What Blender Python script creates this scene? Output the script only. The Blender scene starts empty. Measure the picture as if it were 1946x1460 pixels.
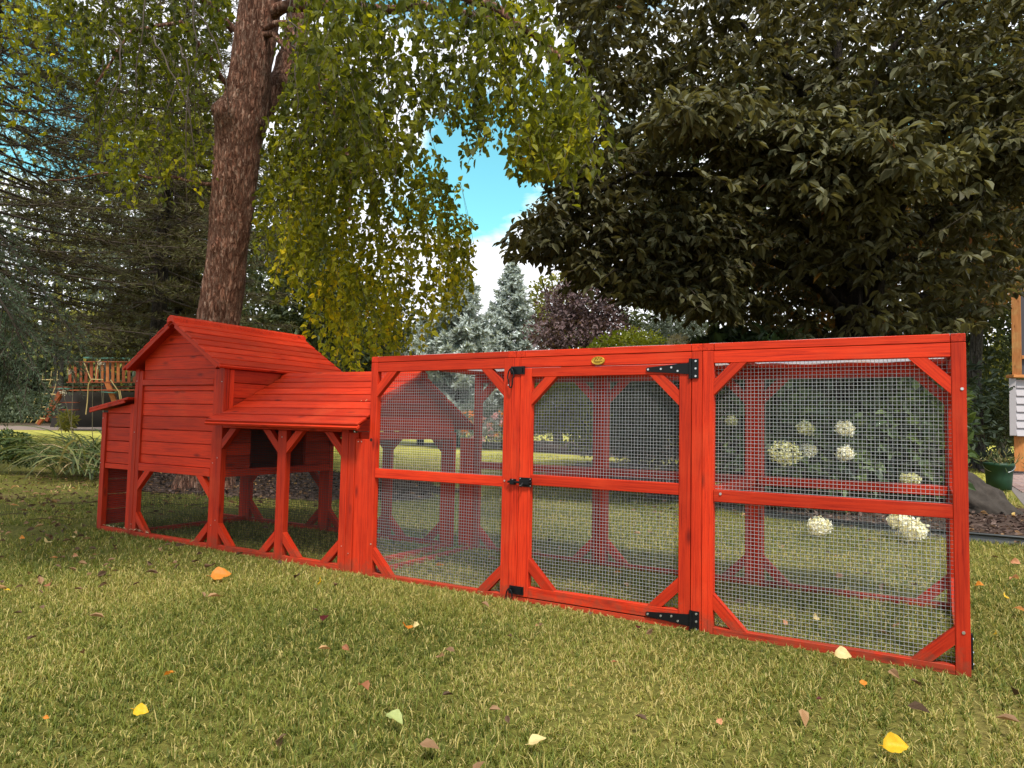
import bpy, math, random
import numpy as np
from mathutils import Vector, Matrix
random.seed(7); rng = np.random.default_rng(11)
S = bpy.context.scene
COL = S.collection
# ------------------------------------------------------------------ camera
CF, YAW, PITCH, ROLL = 1350.3, .527592, .054002, .0235617
CL = np.array([-.113885, -2.579899, .732396])
_f = np.array([-math.sin(YAW), math.cos(YAW), 0]); _r = np.array([math.cos(YAW), math.sin(YAW), 0]); _u = np.array([0, 0, 1.])
CD = _f*math.cos(PITCH)+_u*math.sin(PITCH); _u2 = _u*math.cos(PITCH)-_f*math.sin(PITCH)
CR = _r*math.cos(ROLL)+_u2*math.sin(ROLL); CU = _u2*math.cos(ROLL)-_r*math.sin(ROLL)
cam = bpy.data.cameras.new('camera'); cam.lens = CF/1946*36; cam.sensor_width = 36; cam.clip_start = .05; cam.clip_end = 900
co = bpy.data.objects.new('camera', cam); COL.objects.link(co)
co.matrix_world = Matrix([[CR[i], CU[i], -CD[i], CL[i]] for i in range(3)]+[[0, 0, 0, 1]])
cam.dof.use_dof = False
S.camera = co
# ------------------------------------------------------------------ light
SUN_AZ, SUN_EL = math.radians(138), math.radians(57)      # azimuth clockwise from +y
W = bpy.data.worlds.new('World'); S.world = W; W.use_nodes = True
nt = W.node_tree; nt.nodes.clear()
def N(t, typ, **k):
    n = t.nodes.new(typ)
    for a, v in k.items():
        if a == 'inp':
            for i, x in v.items(): n.inputs[i].default_value = x
        else: setattr(n, a, v)
    return n
sky = N(nt, 'ShaderNodeTexSky', sky_type='NISHITA', sun_disc=False, sun_elevation=SUN_EL, sun_rotation=SUN_AZ, air_density=1.2, dust_density=.6, ozone_density=1.5)
tc = N(nt, 'ShaderNodeTexCoord')
mp = N(nt, 'ShaderNodeMapping', inp={1: (4.7086, 6.6713, 6.0427), 3: (1.0, 1.0, 2.2)})
no = N(nt, 'ShaderNodeTexNoise', inp={2: 3.2, 3: 8, 4: .55})
cr = N(nt, 'ShaderNodeValToRGB'); cr.color_ramp.elements[0].position = .43; cr.color_ramp.elements[1].position = .52
no2 = N(nt, 'ShaderNodeTexNoise', inp={2: 7.0, 3: 6})
cc = N(nt, 'ShaderNodeMix', data_type='RGBA'); cc.inputs[6].default_value = (6.2, 6.5, 7.2, 1); cc.inputs[7].default_value = (10, 10, 10, 1)
tint = N(nt, 'ShaderNodeMix', data_type='RGBA', blend_type='MULTIPLY'); tint.inputs[0].default_value = 1; tint.inputs[7].default_value = (.82, 1.55, 1.22, 1)
mx = N(nt, 'ShaderNodeMix', data_type='RGBA')
bg = N(nt, 'ShaderNodeBackground', inp={1: .10}); wo = N(nt, 'ShaderNodeOutputWorld')
L = nt.links.new
L(tc.outputs['Generated'], mp.inputs[0]); L(mp.outputs[0], no.inputs[0]); L(mp.outputs[0], no2.inputs[0]); 
L(no2.outputs[0], cc.inputs[0]); L(sky.outputs[0], tint.inputs[6]); L(tint.outputs[2], mx.inputs[6]); L(cc.outputs[2], mx.inputs[7]); sep = N(nt, 'ShaderNodeSeparateXYZ'); bank = N(nt, 'ShaderNodeMapRange', inp={1: .225, 2: .275, 3: .20, 4: 0.0}); adb = N(nt, 'ShaderNodeMath', operation='ADD')
L(tc.outputs['Generated'], sep.inputs[0]); L(sep.outputs[2], bank.inputs[0]); L(bank.outputs[0], adb.inputs[0]); L(no.outputs[0], adb.inputs[1]); L(adb.outputs[0], cr.inputs[0]); L(cr.outputs[0], mx.inputs[0]); L(mx.outputs[2], bg.inputs[0]); L(bg.outputs[0], wo.inputs[0])
sl = bpy.data.lights.new('sun', 'SUN'); sl.energy = 3.0; sl.angle = math.radians(9); sl.color = (1, .95, .86)
so = bpy.data.objects.new('sun', sl); COL.objects.link(so)
sd = Vector((math.sin(SUN_AZ)*math.cos(SUN_EL), math.cos(SUN_AZ)*math.cos(SUN_EL), math.sin(SUN_EL)))
so.rotation_euler = sd.to_track_quat('Z', 'Y').to_euler(); so.location = (6, -6, 12)
S.view_settings.view_transform = 'Standard'; S.view_settings.look = 'None'; S.view_settings.exposure = 0.84; S.view_settings.gamma = 1
S.view_settings.use_curve_mapping = False
S.render.engine = 'CYCLES'
S.cycles.max_bounces = 8; S.cycles.transparent_max_bounces = 12; S.cycles.use_denoising = True
# ------------------------------------------------------------------ pixel helpers (photo pixels, 1946 x 1460)
def at(px, py, d): return CL + d*(CD + CR*(px-973)/CF - CU*(py-730)/CF)
def gnd(px, py, z=0.0):
    v = CD + CR*(px-973)/CF - CU*(py-730)/CF
    return CL + v*((z-CL[2])/v[2])
def proj(P):
    v = np.asarray(P)-CL; z = v@CD
    return 973+CF*(v@CR)/z, 730-CF*(v@CU)/z, z
# ------------------------------------------------------------------ materials
def newmat(name):
    m = bpy.data.materials.new(name); m.use_nodes = True
    t = m.node_tree; b = t.nodes['Principled BSDF']
    return m, t, b
def plain(name, col, rough=.6, metal=0, spec=.5, noise=0, nscale=20, bump=0):
    m, t, b = newmat(name)
    b.inputs['Roughness'].default_value = rough; b.inputs['Metallic'].default_value = metal; b.inputs['Specular IOR Level'].default_value = spec
    b.inputs['Base Color'].default_value = (*col, 1)
    if noise or bump:
        c = N(t, 'ShaderNodeTexCoord'); n = N(t, 'ShaderNodeTexNoise', inp={2: nscale, 3: 8, 4: .65}); t.links.new(c.outputs['Object'], n.inputs[0])
        if noise:
            x = N(t, 'ShaderNodeMix', data_type='RGBA'); x.inputs[6].default_value = (*[v*(1-noise) for v in col], 1); x.inputs[7].default_value = (*[min(1, v*(1+noise)) for v in col], 1)
            t.links.new(n.outputs[0], x.inputs[0]); t.links.new(x.outputs[2], b.inputs['Base Color'])
        if bump:
            p = N(t, 'ShaderNodeBump', inp={0: bump, 1: .01}); t.links.new(n.outputs[0], p.inputs['Height']); t.links.new(p.outputs[0], b.inputs['Normal'])
    return m
def ramp(t, stops):
    r = N(t, 'ShaderNodeValToRGB'); e = r.color_ramp.elements
    while len(e) < len(stops): e.new(.5)
    for i, (p, c) in enumerate(stops): e[i].position = p; e[i].color = (*c, 1)
    return r
def leafmat(name, stops, trans=.35, rough=.5, spec=.4):
    m, t, b = newmat(name)
    a = N(t, 'ShaderNodeAttribute', attribute_name='rnd'); r = ramp(t, stops); t.links.new(a.outputs['Fac'], r.inputs[0])
    t.links.new(r.outputs[0], b.inputs['Base Color']); b.inputs['Roughness'].default_value = rough; b.inputs['Specular IOR Level'].default_value = spec
    tr = N(t, 'ShaderNodeBsdfTranslucent'); ms = N(t, 'ShaderNodeMixShader', inp={0: trans}); o = t.nodes['Material Output']
    g = N(t, 'ShaderNodeMix', data_type='RGBA', blend_type='MULTIPLY'); g.inputs[0].default_value = 1; g.inputs[7].default_value = (1.5, 1.35, .7, 1)
    t.links.new(r.outputs[0], g.inputs[6]); t.links.new(g.outputs[2], tr.inputs[0])
    t.links.new(b.outputs[0], ms.inputs[1]); t.links.new(tr.outputs[0], ms.inputs[2]); t.links.new(ms.outputs[0], o.inputs[0])
    return m
def woodmat(name, lo, hi, knot, rough=.55):
    m, t, b = newmat(name)
    c = N(t, 'ShaderNodeTexCoord'); oi = N(t, 'ShaderNodeObjectInfo')
    mu = N(t, 'ShaderNodeMath', operation='MULTIPLY', inp={1: 57.0}); t.links.new(oi.outputs['Random'], mu.inputs[0])
    ad = N(t, 'ShaderNodeVectorMath', operation='ADD'); t.links.new(c.outputs['Object'], ad.inputs[0]); t.links.new(mu.outputs[0], ad.inputs[1])
    m1 = N(t, 'ShaderNodeMapping', inp={3: (2.6, 85, 85)}); t.links.new(ad.outputs[0], m1.inputs[0])
    n1 = N(t, 'ShaderNodeTexNoise', inp={2: 1.6, 3: 7, 4: .62, 8: .9}); t.links.new(m1.outputs[0], n1.inputs[0])
    m2 = N(t, 'ShaderNodeMapping', inp={3: (5, 18, 18)}); t.links.new(ad.outputs[0], m2.inputs[0])
    n2 = N(t, 'ShaderNodeTexNoise', inp={2: 1.0, 3: 4}); t.links.new(m2.outputs[0], n2.inputs[0])
    r = ramp(t, [(.33, lo), (.47, tuple((a+2*b_)/3 for a, b_ in zip(lo, hi))), (.60, hi)]); t.links.new(n1.outputs[0], r.inputs[0])
    rr = ramp(t, [(.30, (.78, .74, .72)), (.52, (1, 1, 1))]); t.links.new(n2.outputs[0], rr.inputs[0])
    x = N(t, 'ShaderNodeMix', data_type='RGBA', blend_type='MULTIPLY'); x.inputs[0].default_value = .8
    t.links.new(r.outputs[0], x.inputs[6]); t.links.new(rr.outputs[0], x.inputs[7])
    m3 = N(t, 'ShaderNodeMapping', inp={3: (4.2, 12, 12)}); t.links.new(ad.outputs[0], m3.inputs[0])
    v = N(t, 'ShaderNodeTexVoronoi', inp={2: 1.0}); t.links.new(m3.outputs[0], v.inputs[0])
    kr = ramp(t, [(.04, (.9, .9, .9)), (.16, (0, 0, 0))]); t.links.new(v.outputs['Distance'], kr.inputs[0])
    y = N(t, 'ShaderNodeMix', data_type='RGBA'); t.links.new(kr.outputs[0], y.inputs[0]); t.links.new(x.outputs[2], y.inputs[6]); y.inputs[7].default_value = (*knot, 1)
    # per board tone
    mr = N(t, 'ShaderNodeMapRange', inp={3: .70, 4: 1.14}); t.links.new(oi.outputs['Random'], mr.inputs[0])
    z = N(t, 'ShaderNodeVectorMath', operation='SCALE'); t.links.new(y.outputs[2], z.inputs[0]); t.links.new(mr.outputs[0], z.inputs['Scale'])
    # sun-faded patches and mud splashed up from the lawn
    ge = N(t, 'ShaderNodeNewGeometry'); n4 = N(t, 'ShaderNodeTexNoise', inp={2: 4.5, 3: 5, 4: .6}); t.links.new(ge.outputs['Position'], n4.inputs[0])
    f4 = N(t, 'ShaderNodeMapRange', inp={1: .52, 2: .72, 3: 0.0, 4: .18}); t.links.new(n4.outputs[0], f4.inputs[0])
    fa = N(t, 'ShaderNodeMix', data_type='RGBA'); fa.inputs[7].default_value = (min(1, hi[0]*1.05), hi[1]*2.6+.01, hi[2]*3+.015, 1); t.links.new(f4.outputs[0], fa.inputs[0]); t.links.new(z.outputs[0], fa.inputs[6])
    sz_ = N(t, 'ShaderNodeSeparateXYZ'); t.links.new(ge.outputs['Position'], sz_.inputs[0]); n5 = N(t, 'ShaderNodeTexNoise', inp={2: 26, 3: 6, 4: .7}); t.links.new(ge.outputs['Position'], n5.inputs[0])
    hm = N(t, 'ShaderNodeMapRange', inp={1: .0, 2: .16, 3: .26, 4: -.25}); t.links.new(sz_.outputs[2], hm.inputs[0]); hs_ = N(t, 'ShaderNodeMath', operation='ADD'); t.links.new(hm.outputs[0], hs_.inputs[0]); t.links.new(n5.outputs[0], hs_.inputs[1])
    h5 = N(t, 'ShaderNodeMapRange', inp={1: .52, 2: .72, 3: 0.0, 4: .40}); t.links.new(hs_.outputs[0], h5.inputs[0])
    mu_ = N(t, 'ShaderNodeMix', data_type='RGBA'); mu_.inputs[7].default_value = (.10, .055, .03, 1); t.links.new(h5.outputs[0], mu_.inputs[0]); t.links.new(fa.outputs[2], mu_.inputs[6])
    t.links.new(mu_.outputs[2], b.inputs['Base Color'])
    rg = N(t, 'ShaderNodeMapRange', inp={3: rough-.1, 4: rough+.2}); t.links.new(n1.outputs[0], rg.inputs[0]); t.links.new(rg.outputs[0], b.inputs['Roughness'])
    b.inputs['Specular IOR Level'].default_value = .2
    p = N(t, 'ShaderNodeBump', inp={0: .35, 1: .002}); t.links.new(n1.outputs[0], p.inputs['Height']); t.links.new(p.outputs[0], b.inputs['Normal'])
    return m
RED = woodmat('red_stained_wood', (.34, .012, .003), (.61, .034, .006), (.18, .008, .003))
ORANGE = woodmat('orange_cedar', (.34, .12, .035), (.55, .22, .07), (.2, .07, .02))
DECKW = woodmat('playset_wood', (.13, .028, .012), (.26, .062, .024), (.1, .03, .01))
WIRE = plain('galvanised_wire', (.45, .46, .47), .42, .3)
WIREB = plain('darker_wire', (.30, .30, .31), .5, .3)  # darker copy of the mesh wire for back and end panels
DWIRE = plain('black_coated_wire', (.012, .010, .009), .6)
BLACKM = plain('black_metal', (.004, .004, .005), .45, 0, .25)
STEEL = plain('zinc_screw', (.62, .62, .62), .3, .9)
GOLD = plain('gold_plate', (.55, .32, .04), .35, .7, noise=.3, nscale=80)
# ------------------------------------------------------------------ mesh builder
class MB:
    def __init__(s): s.v = []; s.f = []; s.sz = []; s.r = []; s.m = []; s.n = 0
    def add(s, V, F, rnd=None, mat=0):
        V = np.asarray(V, float).reshape(-1, 3); F = np.asarray(F)
        s.v.append(V); s.f.append((F+s.n).ravel()); s.sz.append(np.full(len(F), F.shape[1])); s.n += len(V)
        s.r.append(np.full(len(F), .5) if rnd is None else np.broadcast_to(rnd, (len(F),)).astype(float)); s.m.append(np.full(len(F), mat))
    def mesh(s, name, mats, smooth=False):
        me = bpy.data.meshes.new(name)
        V = np.concatenate(s.v); Lp = np.concatenate(s.f).astype(np.int32); sz = np.concatenate(s.sz).astype(np.int32)
        me.vertices.add(len(V)); me.vertices.foreach_set('co', V.ravel()); me.loops.add(len(Lp)); me.loops.foreach_set('vertex_index', Lp)
        me.polygons.add(len(sz)); me.polygons.foreach_set('loop_start', np.concatenate([[0], np.cumsum(sz)[:-1]]).astype(np.int32))
        me.polygons.foreach_set('loop_total', sz); me.polygons.foreach_set('material_index', np.concatenate(s.m).astype(np.int32))
        me.polygons.foreach_set('use_smooth', np.full(len(sz), bool(smooth)))
        me.update(calc_edges=True)
        a = me.attributes.new('rnd', 'FLOAT', 'FACE'); a.data.foreach_set('value', np.concatenate(s.r).astype(np.float32))
        for m in (mats if isinstance(mats, (list, tuple)) else [mats]): me.materials.append(m)
        return me
    def build(s, name, mats, parent=None, smooth=False, M=None):
        return link(name, s.mesh(name, mats, smooth), parent, M)
    def tube(s, P, R, n=6, rnd=None, mat=0, cap=False):
        P = np.asarray(P, float); R = np.broadcast_to(R, (len(P),)).astype(float); k = len(P)
        T = np.gradient(P, axis=0); T /= np.linalg.norm(T, axis=1)[:, None]+1e-9
        ref = np.array([0, 0, 1.]) if abs(T[:, 2]).mean() < .8 else np.array([1., 0, 0])
        A = np.cross(T, ref); A /= np.linalg.norm(A, axis=1)[:, None]+1e-9; B = np.cross(T, A)
        th = np.linspace(0, 2*math.pi, n, endpoint=False)
        V = P[:, None]+R[:, None, None]*(A[:, None]*np.cos(th)[None, :, None]+B[:, None]*np.sin(th)[None, :, None])
        i = np.arange(k-1)[:, None]*n; j = np.arange(n)[None]; j2 = (j+1) % n
        F = np.stack([i+j, i+j2, i+n+j2, i+n+j], -1).reshape(-1, 4)
        s.add(V.reshape(-1, 3), F, rnd, mat)
        if cap:
            for e in (0, k-1):
                s.add(np.vstack([V[e], P[e]]), np.array([[q, (q+1) % n, n] for q in range(n)]), rnd, mat)
    def box(s, lo, hi, mat=0):
        lo, hi = np.array(lo, float), np.array(hi, float)
        V = np.array([[(lo, hi)[(i >> k) & 1][k] for k in range(3)] for i in range(8)])
        s.add(V, [[0, 2, 3, 1], [4, 5, 7, 6], [0, 1, 5, 4], [2, 6, 7, 3], [0, 4, 6, 2], [1, 3, 7, 5]], None, mat)
    def prism(s, poly, y0, y1, mat=0):     # polygon in xz, extruded along y
        n = len(poly); V = [(x, y0, z) for x, z in poly]+[(x, y1, z) for x, z in poly]
        a = sum(poly[i][0]*poly[(i+1) % n][1]-poly[(i+1) % n][0]*poly[i][1] for i in range(n))
        o = list(range(n)) if a > 0 else list(range(n))[::-1]
        s.add(V, [o], None, mat); s.add(V, [[q+n for q in o[::-1]]], None, mat)
        s.add(V, [[o[(i+1) % n], o[i], o[i]+n, o[(i+1) % n]+n] for i in range(n)], None, mat)
    def leaves(s, P, D, Nn, size, w=.5, fold=.15, rnd=None, mat=0):
        n = len(P); D = D/(np.linalg.norm(D, axis=1)[:, None]+1e-9)
        X = np.cross(D, Nn); X /= np.linalg.norm(X, axis=1)[:, None]+1e-9; Z = np.cross(X, D)
        sz = np.broadcast_to(size, (n,))[:, None]
        def p(a, b, c): return P+sz*(D*a+X*b*w+Z*c)
        V = np.stack([p(0, 0, 0), p(.28, .46, fold*w), p(.62, .36, fold*w), p(1, 0, -.08), p(.62, -.36, fold*w), p(.28, -.46, fold*w)], 1).reshape(-1, 3)
        b = np.arange(n)[:, None]*6
        F = np.concatenate([b+np.array([[0, 1, 2, 3]]), b+np.array([[0, 3, 4, 5]])], 1).reshape(-1, 4)
        r = rng.random(n) if rnd is None else rnd
        s.add(V, F, np.repeat(r, 2), mat)
    def needles(s, P, D, size, w, rnd=None, mat=0):
        n = len(P); D = D/(np.linalg.norm(D, axis=1)[:, None]+1e-9); X = np.cross(D, rng.normal(size=(n, 3))); X /= np.linalg.norm(X, axis=1)[:, None]+1e-9
        sz = np.broadcast_to(size, (n,))[:, None]
        V = np.stack([P-X*w*.35, P+X*w*.35, P+D*sz*.45+X*w*.5, P+D*sz, P+D*sz*.45-X*w*.5], 1).reshape(-1, 3)
        b = np.arange(n)[:, None]*5
        r = rng.random(n) if rnd is None else rnd
        s.add(V, b+np.array([[0, 1, 2, 3, 4]]), r, mat)
def link(name, data, parent=None, M=None):
    o = bpy.data.objects.new(name, data); COL.objects.link(o)
    if parent is not None: o.parent = parent
    if M is not None: o.matrix_basis = M
    return o
def tag(o, label=None, cat=None, group=None, kind=None):
    for k, v in (('label', label), ('category', cat), ('group', group), ('kind', kind)):
        if v: o[k] = v
    return o
def thing(name, label, cat, loc=(0, 0, 0), group=None):
    o = bpy.data.objects.new(name, None); COL.objects.link(o); o.location = tuple(float(v) for v in loc); o.empty_display_size = .1
    return tag(o, label, cat, group)
def vnoise(P, seed=0):
    P = np.asarray(P, float); i = np.floor(P).astype(np.int64); f = P-i; f = f*f*(3-2*f); out = 0
    for a in (0, 1):
        for b in (0, 1):
            for c in (0, 1):
                h = (i[:, 0]+a)*374761393+(i[:, 1]+b)*668265263+(i[:, 2]+c)*2147483647+seed*974711
                h = (h ^ (h >> 13))*1274126177; h = ((h ^ (h >> 16)) & 0xffff)/65535.
                out = out+h*(f[:, 0] if a else 1-f[:, 0])*(f[:, 1] if b else 1-f[:, 1])*(f[:, 2] if c else 1-f[:, 2])
    return out
def fbm(P, seed=0, o=3):
    r = 0; a = .5; P = np.asarray(P, float)
    for k in range(o): r = r+a*vnoise(P*2**k, seed+k); a *= .5
    return r/(1-.5**o)
def inpoly(x, y, poly):
    c = np.zeros(len(x), bool); n = len(poly)
    for i in range(n):
        x1, y1 = poly[i]; x2, y2 = poly[(i+1) % n]
        m = ((y1 > y) != (y2 > y)) & (x < (x2-x1)*(y-y1)/((y2-y1) or 1e-9)+x1); c ^= m
    return c
# ------------------------------------------------------------------ timber
def beam(name, a, b, w, t, parent, up=(0, 0, 1), mat=None, bev=.0016):
    """board from a to b, w wide across, t thick along up"""
    a, b = Vector(a), Vector(b); X = (b-a); Ln = X.length; X.normalize(); U = Vector(up); U = (U-X*U.dot(X)).normalized(); Y = U.cross(X)
    h = (Ln/2, w/2, t/2); e = bev; V = []; idx = {}
    for sx in (-1, 1):
        for sy in (-1, 1):
            for sz in (-1, 1):
                s_ = (sx, sy, sz)
                for k in range(3):
                    idx[(s_, k)] = len(V); V.append([s_[q]*(h[q] if q == k else h[q]-e) for q in range(3)])
    Q = []; T = []
    for k in range(3):
        o = [q for q in range(3) if q != k]
        for sg in (-1, 1):
            def c(p, q):
                s_ = [0]*3; s_[k] = sg; s_[o[0]] = p; s_[o[1]] = q; return idx[(tuple(s_), k)]
            f = [c(-1, -1), c(1, -1), c(1, 1), c(-1, 1)]
            if (sg > 0) == (k == 1): f = f[::-1]
            Q.append(f)
    for k in range(3):          # edges running along k
        o = [q for q in range(3) if q != k]
        for p in (-1, 1):
            for q in (-1, 1):
                def s2(z):
                    s_ = [0]*3; s_[k] = z; s_[o[0]] = p; s_[o[1]] = q; return tuple(s_)
                Q.append([idx[(s2(-1), o[0])], idx[(s2(1), o[0])], idx[(s2(1), o[1])], idx[(s2(-1), o[1])]])
    for sx in (-1, 1):
        for sy in (-1, 1):
            for sz in (-1, 1): T.append([idx[((sx, sy, sz), k)] for k in range(3)])
    mb = MB(); V = np.array(V); mb.add(V, Q); mb.f.append(np.array(T).ravel()); mb.sz.append(np.full(8, 3)); mb.r.append(np.full(8, .5)); mb.m.append(np.full(8, 0))
    c0 = (a+b)/2
    M = Matrix(((X.x, Y.x, U.x, c0.x), (X.y, Y.y, U.y, c0.y), (X.z, Y.z, U.z, c0.z), (0, 0, 0, 1)))
    return mb.build(name, mat or RED, parent, M=M)
def slab(name, poly, axis, a0, a1, parent, grain, mat=None):
    """polygon (u, v) extruded between a0 and a1 along axis 'x' or 'y'; grain = direction of the fibres in (u, v)"""
    g = Vector(grain).normalized(); cx = sum(p[0] for p in poly)/len(poly); cz = sum(p[1] for p in poly)/len(poly)
    loc = [((p[0]-cx)*g.x+(p[1]-cz)*g.y, -(p[0]-cx)*g.y+(p[1]-cz)*g.x) for p in poly]
    mb = MB(); h = (a1-a0)/2; mb.prism(loc, -h, h)
    m = (a0+a1)/2
    if axis == 'y': M = Matrix(((g.x, 0, -g.y, cx), (0, 1, 0, m), (g.y, 0, g.x, cz), (0, 0, 0, 1)))
    else: M = Matrix(((0, -1, 0, m), (g.x, 0, -g.y, cx), (g.y, 0, g.x, cz), (0, 0, 0, 1)))
    return mb.build(name, mat or RED, parent, M=M)
def wires(name, parent, axis, u0, u1, z0, z1, pos, step=.0127, r=.00048, seed=0, horiz=None, mat=None):
    """welded mesh in the plane axis=pos ('y': u is x; 'x': u is y; 'z': u is x, z is y)"""
    mb = MB(); g = np.random.default_rng(seed)
    def P(u, v, d):
        if axis == 'y': return (u, pos+d, v)
        if axis == 'x': return (pos+d, u, v)
        return (u, v, pos+d)
    nu, nz = int((u1-u0)/step), int((z1-z0)/step); ou = (u1-u0-nu*step)/2; oz = (z1-z0-nz*step)/2
    bow = lambda u, v: .0022*math.sin(3.1*u*4+seed)*math.sin(2.2*v*5+seed)
    for i in range(nu+1):
        u = u0+ou+i*step+g.normal()*.0003
        mb.tube([P(u, v, bow(u, v)) for v in np.linspace(z0, z1, 7)], r, 4, rnd=g.random())
    for i in range(nz+1):
        v = z0+oz+i*step+g.normal()*.0003
        mb.tube([P(u, v, bow(u, v)-2*r) for u in np.linspace(u0, u1, 7)], r, 4, rnd=g.random())
    return mb.build(name, mat or WIRE, parent, smooth=True)
def brace(parent, cx, cz, sx, sz, a0, a1, axis='y', a=.062, b=.115):
    slab('corner_brace', [(cx+sx*a, cz), (cx+sx*b, cz), (cx, cz+sz*b), (cx, cz+sz*a)], axis, a0, a1, parent, (-sx, sz))
def screw(mb, x, y, z, r=.0045, n=(0, -1, 0), mat=0):
    n = Vector(n); q = np.array(n); P = np.array([[x, y, z], np.array([x, y, z])+q*.0022]); mb.tube(P, [r, r*.8], 10, mat=mat, cap=True)
# ================================================================== GROUND
def groundmat():
    m, t, b = newmat('lawn_soil')
    c = N(t, 'ShaderNodeTexCoord'); n = N(t, 'ShaderNodeTexNoise', inp={2: .9, 3: 9, 4: .6}); n2 = N(t, 'ShaderNodeTexNoise', inp={2: 45, 3: 6, 4: .7})
    t.links.new(c.outputs['Object'], n.inputs[0]); t.links.new(c.outputs['Object'], n2.inputs[0])
    r = ramp(t, [(.35, (.09, .09, .02)), (.55, (.15, .14, .035)), (.7, (.20, .155, .06))]); t.links.new(n.outputs[0], r.inputs[0])
    r2 = ramp(t, [(.3, (.35, .32, .25)), (.6, (1.15, 1.1, 1.0))]); t.links.new(n2.outputs[0], r2.inputs[0])
    x = N(t, 'ShaderNodeMix', data_type='RGBA', blend_type='MULTIPLY'); x.inputs[0].default_value = 1; t.links.new(r.outputs[0], x.inputs[6]); t.links.new(r2.outputs[0], x.inputs[7])
    # distant lawn painted brighter and yellower, as if in full sun
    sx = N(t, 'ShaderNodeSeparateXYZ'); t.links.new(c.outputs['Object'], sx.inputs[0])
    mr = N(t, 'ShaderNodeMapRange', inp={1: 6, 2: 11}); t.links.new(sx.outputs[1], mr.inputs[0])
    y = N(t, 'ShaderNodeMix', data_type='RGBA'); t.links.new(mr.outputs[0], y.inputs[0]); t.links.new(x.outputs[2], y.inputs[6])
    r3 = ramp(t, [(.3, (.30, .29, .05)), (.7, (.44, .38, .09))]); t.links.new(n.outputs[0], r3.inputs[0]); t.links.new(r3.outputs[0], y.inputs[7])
    t.links.new(y.outputs[2], b.inputs['Base Color']); b.inputs['Roughness'].default_value = .95; b.inputs['Specular IOR Level'].default_value = .1
    p = N(t, 'ShaderNodeBump', inp={0: .7, 1: .02}); t.links.new(n2.outputs[0], p.inputs['Height']); t.links.new(p.outputs[0], b.inputs['Normal'])
    return m
def sheet(name, poly, z, mat, sub=.25, amp=.0, label=None):
    mb = MB(); mb.add([(x, y, z) for x, y in poly], [list(range(len(poly)))]); o = mb.build(name, mat); tag(o, kind='structure'); return o
GM = groundmat()
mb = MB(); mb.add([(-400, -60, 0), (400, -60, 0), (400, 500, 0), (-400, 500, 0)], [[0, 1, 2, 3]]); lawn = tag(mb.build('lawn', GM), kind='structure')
MULCH = plain('bark_mulch', (.075, .048, .038), .95, noise=.75, nscale=38, bump=1.0, spec=.1)
DIRT = plain('leafy_dirt', (.10, .07, .045), .95, noise=.7, nscale=30, bump=1.0, spec=.1)
def wob(poly, n=6, a=.12, seed=1):
    g = np.random.default_rng(seed); out = []
    for i in range(len(poly)):
        p, q = np.array(poly[i]), np.array(poly[(i+1) % len(poly)])
        for k in range(n): out.append(tuple(p+(q-p)*k/n+(g.normal(size=2)*a if k else 0)))
    return out
BED_R = [(-2.6, 4.5), (-2.1, 4.15), (-1.27, 3.55), (-.66, 3.30), (-.15, 3.22), (.45, 3.22), (1.6, 3.35), (2.6, 4.6), (1.1, 5.9), (.35, 6.2), (-.2, 7.4), (-2.2, 9.5), (-3.6, 8.0)]
sheet('mulch_bed', BED_R, .006, MULCH)
BED_L = wob([(-10.2, 2.9), (-8.4, 2.3), (-6.7, 1.5), (-5.2, 1.75), (-4.2, 2.5), (-4.2, 3.6), (-5.6, 4.4), (-8.0, 4.6), (-10.2, 3.9)], 5, .1, 3)
sheet('mulch_bed', BED_L, .006, MULCH)
BED_F = wob([(-7, 12.5), (-3.2, 12.5), (2, 13), (2, 24), (-14, 24), (-14, 15)], 4, .2, 4)
sheet('flower_bed', BED_F, .006, MULCH)
# garden edging along the front of the right bed
ed = thing('garden_edging', 'black plastic edging strip along the lawn side of the mulch bed', 'edging', (0, 0, 0))
mb = MB(); pe = [np.array([x, y, .0]) for x, y in BED_R[:9]]
pe = np.array([pe[0]]+[p for a, b in zip(pe[:-1], pe[1:]) for p in (a+(b-a)*.34, a+(b-a)*.67, b)])
mb.tube(pe+np.array([0, -.03, .055]), .011, 8); mb.build('edging_bead', plain('black_plastic', (.012, .012, .013), .4), ed, smooth=True)
mb = MB(); k = len(pe); V = np.concatenate([pe+[0, -.028, 0], pe+[0, -.028, .05], pe+[0, -.022, .05], pe+[0, -.022, 0]])
F = []
for i in range(k-1):
    for q in (0, 1, 2): F.append([q*k+i, q*k+i+1, (q+1)*k+i+1, (q+1)*k+i])
mb.add(V, F); mb.build('edging_skirt', plain('grey_plastic', (.10, .10, .11), .6, noise=.2), ed)
# play area and path strip
PATH = plain('pale_path', (.20, .14, .115), .9, noise=.3, nscale=6)
p0 = gnd(-400, 808); p1 = gnd(720, 812); p2 = gnd(720, 823); p3 = gnd(-400, 814)
sheet('path', [(p3[0], p3[1]), (p2[0], p2[1]), (p1[0], p1[1]), (p0[0], p0[1])], .008, PATH)
q0 = gnd(-400, 797); q1 = gnd(720, 803)
sheet('playground_ground', [(p0[0], p0[1]), (p1[0], p1[1]), (q1[0], q1[1]), (q0[0], q0[1])], .008, DIRT)
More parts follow.
